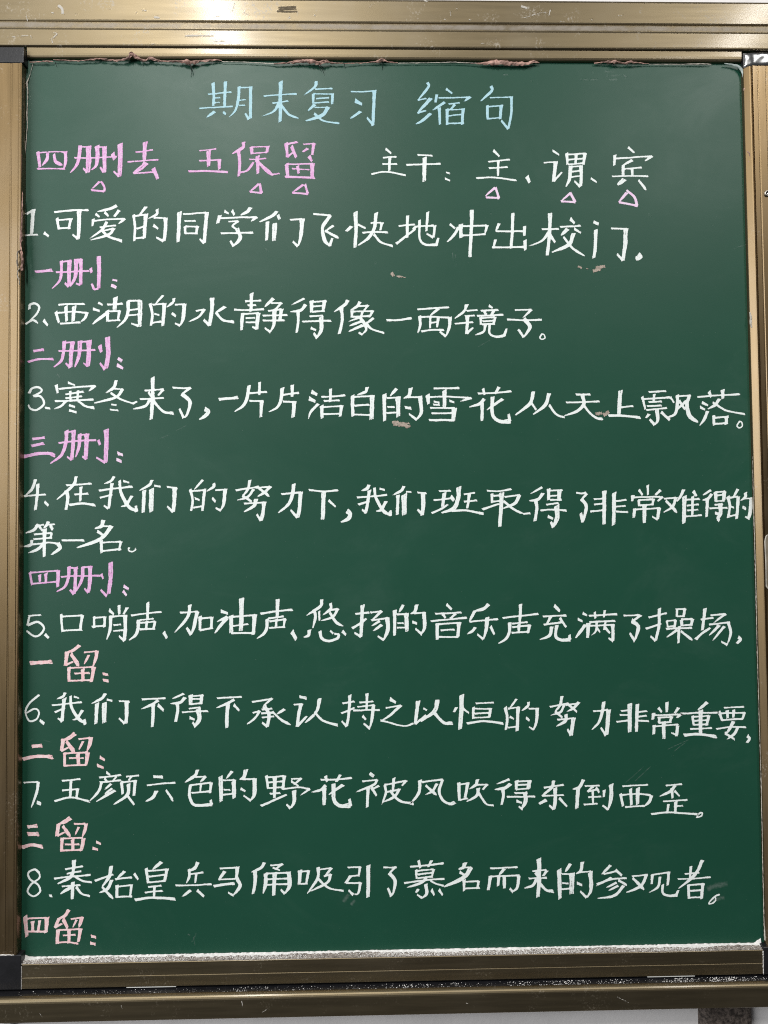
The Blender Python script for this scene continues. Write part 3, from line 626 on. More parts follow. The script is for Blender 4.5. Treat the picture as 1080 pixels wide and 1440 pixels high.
white 4.8 3.0 难|739,0 771,3/4.2 771,3 761,-21 736,-37/4.8 743,-6 773,-37/4.8 792,24 783,6 773,-8/6.6 794,6 791,-66/820,18 826,9/798,-3 835,-1/801,-19 832,-16/801,-32 831,-30/797,-48 840,-45/4.2 817,6 814,-46
white 4.8 3.0 得|3.6 866,22 844,9/4.8 869,12 859,0 844,-5/4.7 857,-5 856,-24 854,-49/5.4 880,17 880,-6/881,17 906,20/6.1 904,15 902,-5/883,8 901,10/880,-7 902,-6/877,-17 899,-15/863,-27 887,-26 911,-26/6.4 892,-17 892,-40 884,-60/888,-60 882,-51/4.4 880,-40 889,-44
white 4.8 3.0 的|4.1 941,24 927,1/4.5 914,4 918,-23 913,-52/920,2 941,5/5.2 942,3 936,-55/920,-22 929,-25/919,-48 935,-45/4.3 962,14 961,3 948,-7/959,-1 980,-0/6.2 979,0 974,-34 970,-53/970,-56 960,-51/4.7 955,-25 960,-28
white 4.8 3.1 第|4.8 -947,-57 -959,-71 -980,-80/-954,-62 -933,-57/-943,-64 -937,-71/4.3 -921,-50 -926,-60 -933,-67/-924,-58 -904,-57/-914,-62 -910,-69/-957,-83 -912,-80/3.8 -912,-81 -914,-94/-959,-96 -912,-93/4.3 -964,-100 -966,-111 -985,-116/-961,-110 -917,-106 -894,-109/5.3 -894,-109 -890,-121 -912,-138/5.8 -930,-71 -931,-109 -931,-142/4.8 -933,-109 -949,-123 -973,-133
white 4.8 3.1 一|3.4 -884,-100 -827,-100
white 4.8 3.1 名|5.8 -775,-48 -780,-63 -797,-69/-775,-63 -754,-63/5.8 -754,-63 -771,-87 -794,-103 -844,-120/4.3 -790,-77 -775,-87/4.8 -780,-103 -779,-134/-778,-107 -728,-104/4.3 -728,-105 -733,-128/-778,-129 -728,-125
white 4.8 3.1 。|2.6 -706,-121 -708,-127 -700,-132 -689,-127 -690,-123
pink 4.8 2.9 四|3.8 -969,-185 -963,-217/-966,-185 -893,-181/5.3 -893,-182 -895,-223/4.3 -943,-192 -942,-209/4.3 -927,-189 -926,-209/-965,-215 -897,-210
pink 4.8 2.9 删|4.8 -865,-171 -867,-200 -876,-223 -897,-237/-865,-174 -843,-174/5.3 -848,-174 -848,-209 -851,-242/-854,-242 -862,-232/5.3 -829,-172 -831,-205 -846,-236/-831,-173 -806,-171/5.8 -809,-172 -810,-205 -813,-239/-815,-239 -824,-229/-886,-197 -841,-195 -782,-195/3.4 -779,-191 -775,-203/6.7 -755,-161 -755,-201 -760,-243/-766,-249 -781,-233
pinkw 4.8 2.9 ：|4.3 -719,-224 -708,-231/4.3 -721,-237 -713,-248
white 4.6 2.9 5|-972,-300 -939,-298/3.4 -970,-303 -974,-324/3.4 -973,-324 -948,-316 -931,-331 -939,-348 -955,-354 -976,-340
white 4.6 2.9 ．|4.3 -927,-350 -919,-359
white 4.6 2.9 口|3.8 -886,-297 -882,-342/-885,-303 -829,-300/4.8 -830,-302 -835,-339/-880,-340 -831,-338
white 4.6 2.9 哨|3.8 -799,-304 -798,-333/-798,-307 -770,-305/-770,-306 -772,-331/-803,-330 -770,-328/4.8 -733,-276 -732,-298/-758,-287 -747,-298/-711,-281 -721,-298/5.3 -754,-303 -756,-338 -765,-365/-751,-304 -714,-302/5.8 -716,-303 -716,-338 -718,-368/-720,-368 -732,-357/-747,-326 -728,-325/-747,-342 -721,-341
white 4.6 2.9 声|-700,-302 -657,-296 -620,-292/5.3 -656,-268 -657,-313/-676,-314 -641,-311/-676,-322 -636,-318/4.3 -637,-319 -641,-337/4.3 -659,-318 -661,-337/-676,-339 -638,-337/5.3 -681,-315 -683,-339 -690,-355 -706,-367
white 4.6 2.9 、|4.8 -614,-348 -606,-362
white 4.8 3.1 加|-570,-296 -523,-293/5.8 -525,-295 -532,-326 -540,-354/-542,-353 -553,-335/4.8 -545,-276 -551,-307 -584,-348/4.8 -518,-307 -518,-340/-515,-311 -487,-309/4.3 -486,-309 -488,-338/-518,-343 -485,-337
white 4.8 3.1 油|4.8 -461,-293 -445,-299/3.8 -445,-308 -472,-320/5.3 -449,-313 -466,-334 -478,-351/6.2 -435,-306 -435,-348/-433,-308 -370,-304/6.2 -372,-305 -376,-355/7.2 -407,-260 -407,-304 -409,-344/-430,-332 -390,-328/-435,-352 -407,-351 -376,-352
white 4.8 3.1 声|-356,-300 -312,-294 -271,-291/5.3 -311,-264 -312,-310/-334,-313 -295,-308/-332,-321 -289,-316/4.2 -292,-318 -295,-335/4.7 -314,-316 -315,-334/-333,-338 -292,-336/5.1 -339,-315 -340,-338 -348,-354 -367,-367
white 4.8 3.1 、|6.2 -272,-350 -262,-369
white 4.8 3.1 悠|4.8 -193,-265 -197,-282 -233,-306/4.8 -214,-291 -210,-310 -217,-340/3.4 -200,-296 -199,-320/4.3 -169,-275 -169,-289 -190,-306/-176,-294 -150,-290/3.8 -150,-290 -164,-311 -195,-321/-171,-299 -155,-325 -136,-336/4.8 -226,-346 -229,-360 -241,-365/4.3 -198,-349 -193,-368 -174,-375 -150,-368/-150,-368 -148,-358 -159,-356/3.8 -169,-349 -164,-354/4.8 -137,-350 -129,-359
white 4.8 3.1 扬|-102,-304 -66,-300/5.8 -83,-281 -86,-321 -88,-364/-90,-364 -105,-354/3.8 -111,-341 -88,-328 -74,-317/-62,-300 -33,-297/3.8 -33,-297 -59,-321/-59,-321 -15,-315/6.2 -17,-316 -16,-346 -26,-373/-28,-373 -43,-364/3.8 -38,-324 -60,-336/4.3 -33,-334 -55,-350
white 4.8 3.1 的|4.4 26,-282 15,-300/5.8 3,-296 2,-361/10,-306 36,-305/6.9 34,-306 35,-351/10,-329 26,-329/9,-342 34,-342/5.4 62,-281 57,-298 46,-305/55,-304 84,-302/6.3 81,-303 83,-342 73,-360/74,-359 58,-345/4.7 51,-327 62,-331
white 4.8 3.1 音|4.3 144,-281 156,-293/113,-305 151,-304 182,-302/132,-307 139,-316/166,-307 153,-318/101,-325 146,-321 197,-317/5.3 117,-332 117,-373/120,-333 180,-330/5.8 176,-332 172,-369/127,-350 163,-348/119,-367 172,-368
white 4.8 3.1 乐|4.8 255,-282 242,-293 216,-299/4.8 218,-300 204,-326/205,-328 242,-324 281,-321/5.8 252,-317 249,-348 241,-375/239,-374 225,-362/4.3 219,-343 211,-353 198,-360/4.3 261,-341 271,-362
white 4.8 3.1 声|295,-318 345,-313 390,-308/4.8 343,-283 340,-330/320,-334 361,-330/320,-343 369,-339/4.5 366,-340 362,-359/4.5 338,-337 337,-357/318,-358 364,-356/5.1 313,-332 311,-357 302,-374 282,-387
white 4.6 3.1 充|5.1 435,-287 448,-301/403,-316 466,-313/4.6 423,-318 412,-338/406,-338 457,-330/4.0 449,-321 465,-344/4.6 426,-344 420,-366 394,-377/5.1 440,-341 437,-369 451,-379 474,-378/474,-378 474,-366
white 4.6 3.1 满|4.0 512,-308 522,-313/4.0 498,-324 509,-329/5.1 517,-339 491,-374/529,-315 604,-311/4.0 544,-306 545,-321/4.0 571,-302 568,-319/529,-332 598,-329/5.7 526,-336 523,-373/529,-342 595,-340/5.1 592,-341 592,-382/591,-383 580,-376/3.4 549,-333 546,-356 534,-367/3.4 549,-348 557,-359/3.4 572,-333 568,-353/572,-348 583,-362
white 4.6 3.1 了|623,-315 647,-315 663,-314/4.0 668,-315 646,-331/6.1 645,-330 661,-346 655,-373 649,-383/651,-383 638,-363
white 4.6 3.1 操|691,-321 739,-310/5.1 720,-298 718,-341 709,-383/707,-383 695,-372/683,-351 724,-338/765,-300 791,-299/4.0 768,-302 767,-319/789,-301 786,-319/767,-319 788,-318/3.4 740,-330 742,-347/740,-331 764,-329/763,-330 761,-346/742,-346 762,-345/779,-327 810,-326/779,-329 780,-344/809,-328 806,-342/780,-344 807,-342/738,-352 807,-350/4.6 773,-347 770,-390/4.0 767,-356 738,-375/778,-359 809,-384
white 4.6 3.1 场|833,-328 867,-324/5.1 844,-299 839,-342 836,-356/4.3 818,-381 836,-365 857,-351/860,-317 900,-314/3.7 900,-314 868,-337/856,-342 911,-337/4.6 908,-338 913,-366 904,-397/902,-396 887,-388/4.0 882,-345 854,-371/4.0 896,-348 864,-385
white 4.6 3.1 ，|4.6 935,-377 940,-383 930,-393
pale 4.8 2.9 一|5.8 -966,-425 -910,-422
pale 4.8 2.9 留|5.3 -838,-380 -854,-393 -871,-398/5.8 -869,-397 -874,-431/-873,-431 -854,-422/5.8 -859,-403 -838,-434/-824,-398 -791,-395/5.8 -791,-397 -793,-413 -800,-434/3.8 -812,-406 -824,-429/5.3 -864,-438 -864,-474/-864,-439 -798,-437/5.8 -799,-439 -805,-475/-849,-454 -810,-453/5.3 -828,-443 -827,-473/-863,-473 -805,-472
pale 4.8 2.9 ：|4.3 -773,-456 -763,-458/4.3 -773,-472 -763,-474
white 4.6 2.9 6|3.1 -943,-509 -968,-531 -978,-554 -968,-577 -949,-573 -943,-554 -954,-545 -975,-556
white 4.6 2.9 、|4.8 -938,-578 -931,-584
white 4.6 2.9 我|4.4 -875,-505 -880,-514 -896,-521/-908,-537 -870,-533 -831,-530/-901,-555 -875,-545/5.7 -876,-520 -880,-555 -882,-579/-884,-578 -893,-572/4.5 -860,-514 -857,-542 -840,-572 -820,-585/-822,-586 -823,-577/4.0 -829,-552 -842,-572 -854,-576/-850,-515 -838,-519
white 4.6 2.9 们|4.6 -769,-509 -778,-521 -804,-534/5.9 -790,-534 -793,-586/-763,-524 -750,-527/7.3 -771,-533 -771,-583/-732,-528 -705,-530/6.5 -712,-532 -712,-562 -714,-586/-718,-587 -732,-574
white 4.6 2.9 不|-671,-524 -610,-522/4.3 -629,-528 -647,-539 -673,-550/5.8 -642,-539 -642,-565 -644,-596/4.3 -629,-540 -615,-554
white 4.6 2.9 得|3.3 -562,-511 -592,-524/5.1 -558,-521 -571,-534 -595,-537/5.2 -578,-537 -577,-554 -582,-584/6.2 -543,-516 -543,-539/-545,-518 -509,-515/5.8 -513,-516 -515,-538/-539,-525 -515,-525/-543,-539 -513,-536/-547,-550 -517,-548/-565,-560 -531,-558 -497,-558/7.4 -522,-553 -520,-578 -531,-598/-530,-597 -537,-587/4.3 -545,-574 -533,-580
white 4.6 2.9 不|-473,-524 -408,-521/4.3 -428,-528 -448,-539 -474,-550/5.8 -444,-541 -446,-568 -447,-601/4.0 -428,-542 -414,-557
white 4.6 2.9 承|-379,-535 -327,-527/3.4 -327,-527 -350,-545/5.8 -347,-546 -335,-569 -339,-600/-341,-599 -353,-590/-377,-563 -360,-559/3.8 -360,-559 -372,-578 -394,-594/-353,-555 -327,-553/-355,-565 -327,-564/-353,-576 -322,-574/4.3 -294,-556 -313,-567/3.8 -325,-562 -301,-584 -277,-596
white 4.6 2.9 认|4.8 -252,-522 -236,-526/-268,-544 -246,-542/5.3 -249,-543 -256,-570 -260,-601/-260,-601 -235,-575/5.8 -200,-529 -206,-557 -216,-572/4.3 -216,-572 -239,-592/4.3 -213,-564 -190,-587 -152,-599
white 4.6 2.8 持|-138,-542 -107,-537/5.1 -119,-521 -122,-567 -128,-602/-129,-602 -141,-589/-141,-568 -107,-553/-93,-540 -57,-537/-98,-551 -54,-547/4.6 -73,-517 -74,-557/-110,-561 -40,-560/5.1 -57,-551 -60,-585 -66,-610/-67,-609 -82,-596/4.0 -85,-576 -77,-585
white 4.6 2.8 之|5.1 -11,-532 3,-541/-23,-555 17,-549/4.0 17,-549 -12,-574 -37,-591/-36,-588 -15,-594 25,-604 50,-597
white 4.6 2.8 以|5.7 64,-539 60,-564 56,-598/56,-598 84,-576/79,-557 87,-562/5.7 116,-537 107,-565 71,-592/5.1 107,-570 132,-596 154,-598
white 4.6 2.8 恒|6.8 181,-525 179,-565 176,-613/4.6 166,-557 160,-568/186,-561 200,-571/219,-546 266,-544/4.0 212,-557 211,-586/213,-560 260,-561/258,-561 254,-583/216,-573 254,-572/214,-584 254,-583/3.7 195,-599 240,-594 291,-601
white 4.6 2.8 的|3.5 328,-536 309,-560/4.6 298,-558 303,-587 299,-617/306,-561 334,-558/5.8 333,-559 329,-620/310,-583 320,-588/306,-612 325,-609/3.9 360,-545 359,-554 343,-567/362,-562 386,-561/5.5 384,-562 381,-599 373,-619/372,-617 361,-611/4.0 355,-587 361,-592
white 4.7 3.0 努|4.8 451,-531 446,-553 433,-570/4.2 433,-571 451,-586/419,-558 469,-549/3.7 457,-554 446,-572 421,-580/462,-553 495,-550/4.4 496,-547 482,-562 464,-572/469,-552 491,-572/438,-592 483,-589/6.2 481,-590 477,-618 475,-634/473,-632 465,-618/4.9 462,-579 459,-596 436,-610
white 4.7 3.0 力|536,-571 576,-568/6.3 577,-570 573,-610 570,-633/568,-635 556,-616/4.9 564,-547 560,-572 550,-600 531,-620
white 4.7 3.0 非|611,-571 632,-570/608,-582 631,-582/599,-600 629,-597/6.6 635,-553 633,-627/6.1 655,-555 652,-626/657,-575 681,-573/658,-587 679,-585/657,-598 685,-599
white 4.7 3.0 常|4.6 736,-551 735,-575/713,-565 721,-575/767,-565 757,-578/5.1 699,-581 697,-593/700,-584 736,-583 771,-583/775,-581 762,-591/4.5 714,-589 713,-603/710,-590 747,-589/748,-589 743,-602/713,-604 746,-602/4.7 700,-611 698,-634/699,-614 765,-609/5.0 764,-614 760,-640/759,-637 747,-632/5.9 726,-603 726,-646
white 4.7 3.0 重|4.4 845,-552 833,-562 819,-572/774,-580 825,-579 875,-579/3.9 805,-587 807,-611/805,-589 849,-587/849,-588 843,-612/810,-600 844,-599/807,-611 846,-610/799,-622 857,-620/6.1 827,-573 826,-633/5.0 782,-638 818,-636 868,-643
white 4.7 3.0 要|892,-566 945,-564/5.0 877,-577 885,-599/880,-581 947,-580/4.4 946,-581 941,-597/4.4 900,-574 901,-593/4.4 917,-573 916,-592/885,-599 941,-597/869,-623 907,-618 949,-619/5.0 916,-604 901,-629 893,-634/893,-634 918,-651/4.4 929,-618 918,-637 898,-651
white 4.7 3.0 ，|4.4 954,-643 959,-650 952,-660
pale 4.8 2.9 二|5.8 -960,-644 -935,-643/5.3 -983,-677 -947,-671 -907,-673
pale 4.8 2.9 留|5.5 -849,-613 -864,-624 -880,-629/5.9 -879,-627 -883,-656/-883,-657 -866,-649/5.6 -870,-633 -849,-661/-838,-627 -808,-624/5.6 -806,-624 -809,-640 -816,-659/3.6 -827,-634 -838,-656/4.8 -875,-663 -875,-697/-874,-664 -813,-662/5.8 -814,-664 -819,-696/-863,-677 -825,-677/5.6 -840,-667 -838,-694/-875,-696 -820,-695
pale 4.8 2.9 ：|4.3 -782,-676 -770,-683/4.8 -788,-697 -773,-703
white 4.6 2.9 7|-981,-739 -944,-738/4.3 -943,-739 -948,-767 -962,-804
white 4.6 2.9 ．|4.8 -944,-792 -939,-794
white 4.6 2.9 五|-881,-736 -834,-732/4.3 -858,-738 -859,-768 -860,-780/-881,-761 -839,-758/4.3 -840,-759 -843,-780/3.4 -900,-788 -858,-780 -809,-791
white 4.6 2.9 颜|3.4 -764,-716 -755,-722/-783,-729 -727,-723/3.4 -769,-732 -764,-739/3.4 -739,-728 -746,-736/-781,-741 -727,-737/4.3 -779,-743 -785,-764 -809,-791/3.4 -753,-746 -769,-760/3.4 -750,-758 -769,-772/3.8 -743,-763 -792,-792/-713,-727 -680,-725/3.4 -699,-727 -706,-737/4.3 -725,-742 -722,-772/-725,-742 -687,-738/5.3 -689,-739 -692,-777/5.3 -706,-747 -710,-775 -745,-800/4.3 -710,-777 -692,-801
white 4.6 2.9 六|4.3 -640,-728 -617,-730/-657,-751 -619,-747 -583,-745/4.8 -633,-767 -643,-783 -661,-793/3.8 -607,-765 -596,-781 -589,-794
white 4.6 2.9 色|4.8 -525,-713 -532,-728 -557,-745/-530,-731 -504,-730/3.8 -504,-730 -518,-745/-542,-752 -488,-746/4.8 -489,-748 -492,-773/3.4 -516,-750 -517,-771/-540,-773 -492,-769/4.8 -543,-752 -546,-777 -537,-801 -516,-806 -488,-804/-488,-804 -490,-793
white 4.6 2.9 的|4.3 -434,-718 -448,-736/6.3 -463,-731 -462,-795/-456,-741 -427,-740/6.6 -429,-744 -428,-787/-455,-765 -439,-766/-457,-778 -428,-776/5.7 -397,-715 -402,-733 -413,-740/-406,-739 -372,-738/6.3 -374,-740 -374,-778 -383,-794/-385,-795 -403,-782/4.7 -410,-764 -399,-770
white 4.6 2.9 野|4.3 -342,-731 -338,-764/-339,-734 -294,-732/4.8 -295,-733 -299,-765/-337,-748 -299,-746/-336,-763 -299,-761/5.8 -320,-734 -321,-788/-332,-778 -306,-776/3.8 -356,-809 -323,-795 -289,-781/-276,-740 -250,-739/3.4 -250,-739 -271,-756/-276,-746 -257,-758/-299,-766 -257,-762 -228,-767/3.6 -228,-767 -252,-783/6.2 -269,-772 -269,-800 -277,-816/-280,-816 -289,-807
white 4.6 2.9 花|-197,-743 -157,-743 -116,-739/4.4 -185,-734 -182,-748/4.4 -146,-732 -156,-748/4.5 -185,-759 -197,-769 -222,-776/6.0 -189,-768 -189,-809/4.3 -139,-758 -176,-782/6.6 -164,-755 -163,-795 -148,-812 -122,-812/-119,-813 -122,-796
white 4.6 2.9 被|4.8 -65,-729 -59,-734/-87,-749 -48,-745/3.8 -48,-745 -58,-759 -105,-777/5.3 -72,-766 -74,-816/3.8 -44,-761 -58,-768/-63,-766 -50,-787/-27,-759 30,-749/3.8 30,-749 19,-762/4.3 -27,-759 -25,-780 -35,-811/-22,-778 11,-771/4.3 11,-771 -1,-790 -30,-804/4.3 -13,-776 13,-802 48,-810/4.3 -3,-742 -6,-774
white 4.6 2.9 风|4.8 67,-749 63,-782 41,-810/73,-753 128,-747/4.8 127,-749 118,-778 127,-801 146,-812 159,-808/3.8 111,-759 99,-777 82,-787/3.8 82,-763 111,-788
white 4.6 2.9 吹|5.3 170,-757 172,-802/173,-761 197,-758/5.3 195,-759 187,-798/172,-802 194,-798/4.3 221,-749 216,-763 199,-774/213,-763 247,-762/3.6 247,-762 235,-775/4.8 223,-772 218,-791 191,-807/223,-784 244,-813 263,-818
white 4.6 2.9 得|3.4 306,-750 272,-761/5.1 309,-762 293,-772 268,-776/4.6 288,-773 290,-791 285,-815/5.2 326,-754 324,-775/326,-755 364,-754/6.3 361,-755 357,-774/329,-764 358,-764/325,-776 359,-774/321,-786 354,-786/300,-796 337,-796 375,-796/6.4 349,-786 349,-809 339,-828/340,-829 331,-822/4.1 326,-807 339,-812
white 4.6 2.9 东|400,-773 452,-766/4.8 426,-755 419,-773 394,-794/394,-794 452,-793/5.8 429,-775 429,-806 425,-830/423,-829 413,-820/4.8 404,-806 387,-815/440,-801 460,-823
white 4.6 2.9 倒|5.3 506,-754 495,-772 477,-778/5.8 491,-776 487,-828/510,-770 549,-769/3.8 531,-772 517,-784/517,-785 546,-779/3.4 541,-775 548,-787/519,-800 553,-798/3.8 531,-782 531,-817/507,-820 543,-817/4.3 562,-782 561,-799/5.8 581,-768 579,-808 571,-834/569,-833 557,-822
white 4.6 2.9 西|612,-772 645,-770 680,-769/4.4 605,-793 612,-824/607,-796 649,-793 687,-797/4.8 689,-799 683,-814 670,-826/4.9 633,-780 634,-821/5.8 653,-778 651,-820/618,-827 669,-825
white 4.6 2.9 歪|729,-772 772,-769/4.3 753,-773 741,-787 711,-801/4.3 745,-780 746,-805/3.4 753,-787 765,-801/721,-814 786,-811/4.8 755,-816 753,-842/757,-827 773,-826/4.3 735,-822 732,-841/3.4 689,-847 735,-843 814,-850
white 4.6 2.9 。|2.6 812,-858 815,-851 821,-846 826,-847 824,-854 816,-857
pale 4.8 2.9 三|5.8 -970,-855 -947,-853/6.2 -970,-874 -943,-874/5.3 -985,-908 -959,-902 -932,-907
pale 4.8 2.9 留|5.7 -860,-834 -876,-844 -890,-849/6.3 -890,-849 -894,-879/-892,-879 -875,-871/5.4 -879,-855 -859,-882/-849,-849 -820,-849/5.3 -818,-850 -821,-865 -827,-883/3.6 -837,-858 -847,-879/5.3 -881,-887 -882,-919/-884,-887 -826,-886/5.5 -825,-889 -830,-919/-873,-902 -836,-902/5.2 -853,-891 -852,-918/-884,-918 -832,-917
pale 4.8 2.9 ：|4.3 -790,-897 -780,-902/4.3 -799,-913 -787,-917
white 4.6 2.9 8|3.1 -940,-975 -952,-967 -969,-975 -964,-991 -943,-1006 -938,-1024 -954,-1036 -970,-1024 -961,-1005 -940,-989 -940,-975
white 4.6 2.9 ．|3.8 -912,-1035 -908,-1036
white 4.6 2.9 秦|-871,-967 -827,-960/-868,-978 -831,-973/-900,-990 -852,-986 -806,-983/5.3 -849,-945 -850,-963 -857,-986 -892,-1005/-847,-986 -827,-998 -803,-1002/-880,-1011 -833,-1009/5.3 -852,-1002 -853,-1019 -854,-1044/4.8 -857,-1014 -884,-1031/-843,-1014 -829,-1031 -808,-1038
white 4.6 2.9 始|-794,-999 -747,-983/5.3 -752,-962 -757,-988 -775,-1014/4.3 -775,-1015 -747,-1046/4.8 -750,-997 -761,-1020 -782,-1030/4.3 -717,-975 -736,-993/-740,-995 -698,-991/3.8 -691,-982 -682,-996/4.8 -736,-1011 -737,-1042/-733,-1014 -698,-1011/4.3 -698,-1012 -702,-1040/-738,-1041 -698,-1041
white 4.6 2.9 皇|4.8 -621,-953 -642,-971/4.3 -659,-969 -655,-1006/-654,-975 -605,-972/4.8 -605,-972 -611,-1002/-652,-990 -612,-986/-653,-1005 -612,-1002/-654,-1017 -621,-1014/-663,-1031 -617,-1027/4.3 -638,-1018 -639,-1043/4.3 -689,-1050 -642,-1045 -584,-1050
white 4.6 2.9 兵|4.8 -525,-956 -532,-969 -549,-978/4.3 -547,-973 -547,-992 -554,-1008/-544,-986 -510,-981/3.8 -528,-985 -531,-1008/-582,-1014 -535,-1014 -488,-1013/4.3 -544,-1028 -565,-1043/4.3 -525,-1029 -509,-1044
white 4.6 2.9 马|-465,-972 -418,-970/5.3 -420,-970 -422,-998/4.8 -454,-981 -469,-1002/-469,-1001 -418,-999/5.3 -420,-1001 -413,-1019 -430,-1042/-431,-1042 -444,-1035/4.3 -481,-1018 -455,-1014 -428,-1012
white 4.6 2.9 俑|4.8 -349,-960 -357,-972 -382,-983/5.8 -373,-981 -373,-1004 -378,-1039/-333,-966 -300,-963/3.4 -300,-963 -321,-977/-326,-972 -307,-979/5.8 -345,-988 -346,-1014 -352,-1039/-343,-987 -281,-986/6.2 -284,-987 -282,-1019 -293,-1040/-296,-1040 -305,-1031/5.8 -321,-986 -324,-1044/-340,-1002 -286,-1001/-343,-1017 -286,-1016
white 4.6 2.9 吸|5.8 -254,-982 -256,-1017/-253,-984 -232,-982/4.3 -232,-982 -238,-1015/-253,-1016 -235,-1015/4.8 -206,-974 -208,-1002 -235,-1041/-206,-980 -171,-976/3.8 -171,-976 -190,-998/-190,-997 -173,-993/4.3 -173,-993 -183,-1014 -230,-1037/-208,-1002 -178,-1028 -140,-1036
white 4.6 2.9 引|-127,-975 -93,-975/4.3 -95,-976 -98,-995/-123,-998 -97,-997/4.3 -121,-999 -133,-1015/-131,-1016 -94,-1016/4.3 -94,-1017 -100,-1043 -114,-1046/-114,-1046 -125,-1035/5.8 -73,-971 -74,-1053
white 4.6 2.9 了|-32,-976 -12,-977 1,-977/3.5 0,-975 -17,-992/5.4 -17,-992 -2,-1012 -6,-1040 -11,-1050/-13,-1052 -21,-1031
white 4.6 2.9 慕|39,-976 83,-973 128,-968/4.3 61,-961 65,-979/4.3 95,-961 87,-977/3.8 54,-985 55,-1007/56,-987 101,-984/3.8 101,-985 97,-1002/59,-996 97,-993/58,-1006 97,-1003/23,-1018 78,-1012 129,-1009/4.3 80,-1007 68,-1018 30,-1030/92,-1014 106,-1021 127,-1027/5.3 80,-1023 81,-1047 70,-1058/69,-1058 57,-1050/3.8 58,-1037 54,-1043/4.3 95,-1038 102,-1050/4.3 115,-1038 124,-1051
white 4.6 2.9 名|5.9 185,-969 180,-980 168,-985/185,-980 201,-980/6.1 200,-981 187,-1001 168,-1014 129,-1030/4.2 172,-993 184,-1001/4.8 182,-1014 182,-1041/182,-1018 221,-1017/4.1 221,-1018 218,-1036/184,-1036 223,-1034
white 4.6 2.9 而|253,-984 325,-982/4.3 289,-987 275,-1003/5.3 253,-1005 246,-1040/253,-1005 291,-1004 330,-1004/5.3 329,-1006 324,-1035 312,-1046/311,-1046 305,-1039/4.8 275,-1006 273,-1029/5.8 289,-1006 290,-1036
white 4.6 2.8 来|366,-993 402,-990/3.8 374,-998 380,-1008/3.9 404,-993 394,-1006/356,-1012 403,-1011/6.8 383,-962 383,-1010 379,-1060/4.3 376,-1015 365,-1030 343,-1038/4.3 381,-1020 401,-1043 420,-1047
white 4.6 2.8 的|4.5 467,-976 454,-996/6.7 437,-991 438,-1066/444,-1002 473,-1002/7.6 471,-1002 470,-1053/446,-1026 461,-1027/443,-1042 470,-1041/5.2 499,-973 495,-994 483,-1001/492,-998 523,-996/6.2 521,-1000 522,-1044 512,-1065/509,-1064 493,-1049/4.0 486,-1027 498,-1032
white 4.6 2.8 参|4.1 575,-982 551,-1005/557,-1004 593,-996/4.1 590,-994 605,-1008/538,-1030 579,-1018 618,-1016/3.6 577,-1015 535,-1035/597,-1021 618,-1034/3.6 590,-1028 564,-1040/3.6 595,-1036 569,-1048/4.6 610,-1036 584,-1061 540,-1068
white 4.6 2.8 观|634,-1011 675,-1008/4.6 672,-1009 656,-1037 617,-1054/4.1 636,-1016 664,-1047/4.6 688,-1008 686,-1032/688,-1008 734,-1002/4.1 733,-1003 728,-1036/4.1 708,-1015 703,-1040 679,-1055/4.1 716,-1035 715,-1056 731,-1064 751,-1064/751,-1064 757,-1051
white 4.6 2.8 者|776,-1008 814,-1004/4.6 793,-988 790,-1019/757,-1021 796,-1020 845,-1017/5.2 823,-973 804,-1009 759,-1046/4.6 785,-1037 786,-1072/788,-1037 827,-1035/5.2 824,-1036 820,-1073/790,-1052 819,-1051/787,-1070 818,-1070
white 4.6 2.8 。|2.8 869,-1063 858,-1067 847,-1076 839,-1087 849,-1086 857,-1079 857,-1071 851,-1072
pale 4.8 2.9 四|5.8 -976,-1088 -972,-1139/-975,-1094 -919,-1092/5.8 -919,-1094 -922,-1130/4.8 -957,-1102 -956,-1125/4.8 -938,-1100 -942,-1125/-972,-1127 -923,-1128
pale 4.8 2.9 留|4.8 -863,-1074 -873,-1088 -891,-1096/5.3 -888,-1094 -898,-1118/-898,-1118 -880,-1108/5.3 -877,-1097 -866,-1119/-856,-1097 -826,-1093/5.3 -828,-1094 -835,-1118/3.4 -842,-1100 -852,-1118/5.8 -890,-1124 -892,-1159/-889,-1125 -831,-1123/5.8 -832,-1124 -837,-1155/-877,-1139 -845,-1138/5.3 -861,-1126 -862,-1157/-891,-1157 -865,-1156 -838,-1161
pale 4.8 2.9 ：|4.8 -803,-1142 -792,-1145/4.8 -805,-1160 -793,-1163"""
COLOUR = {'white': 'white', 'pink': 'pink', 'pinkw': 'light pink', 'pale': 'pale pink', 'blue': 'pale blue'}
for k, ln_ in enumerate(WRITING.strip().splitlines()):
    headp, body_ = ln_.split('|')
    c_, wv, wh, ch = headp.split(' ')
    strokes = []
    for s_ in body_.split('/'):
        t = s_.split(); w = 0.0
        if ',' not in t[0]: w = float(t[0]); t = t[1:]
        strokes.append((w, [tuple(float(v) / 2 for v in q.split(',')) for q in t]))
    if ch == '△': nm, what = 'chalk_triangle', 'triangle mark'
    elif ch in '．、，。：': nm, what = 'chalk_punctuation', 'punctuation mark ' + ch
    elif ch in '12345678': nm, what = 'chalk_numeral', 'numeral ' + ch
    else: nm, what = 'chalk_character', 'character ' + ch
    o = lay_strokes(nm, strokes, float(wv), float(wh), M[c_], surface, 1000 + k)
    o['label'] = COLOUR[c_] + ' chalk ' + what + ' on the green board'

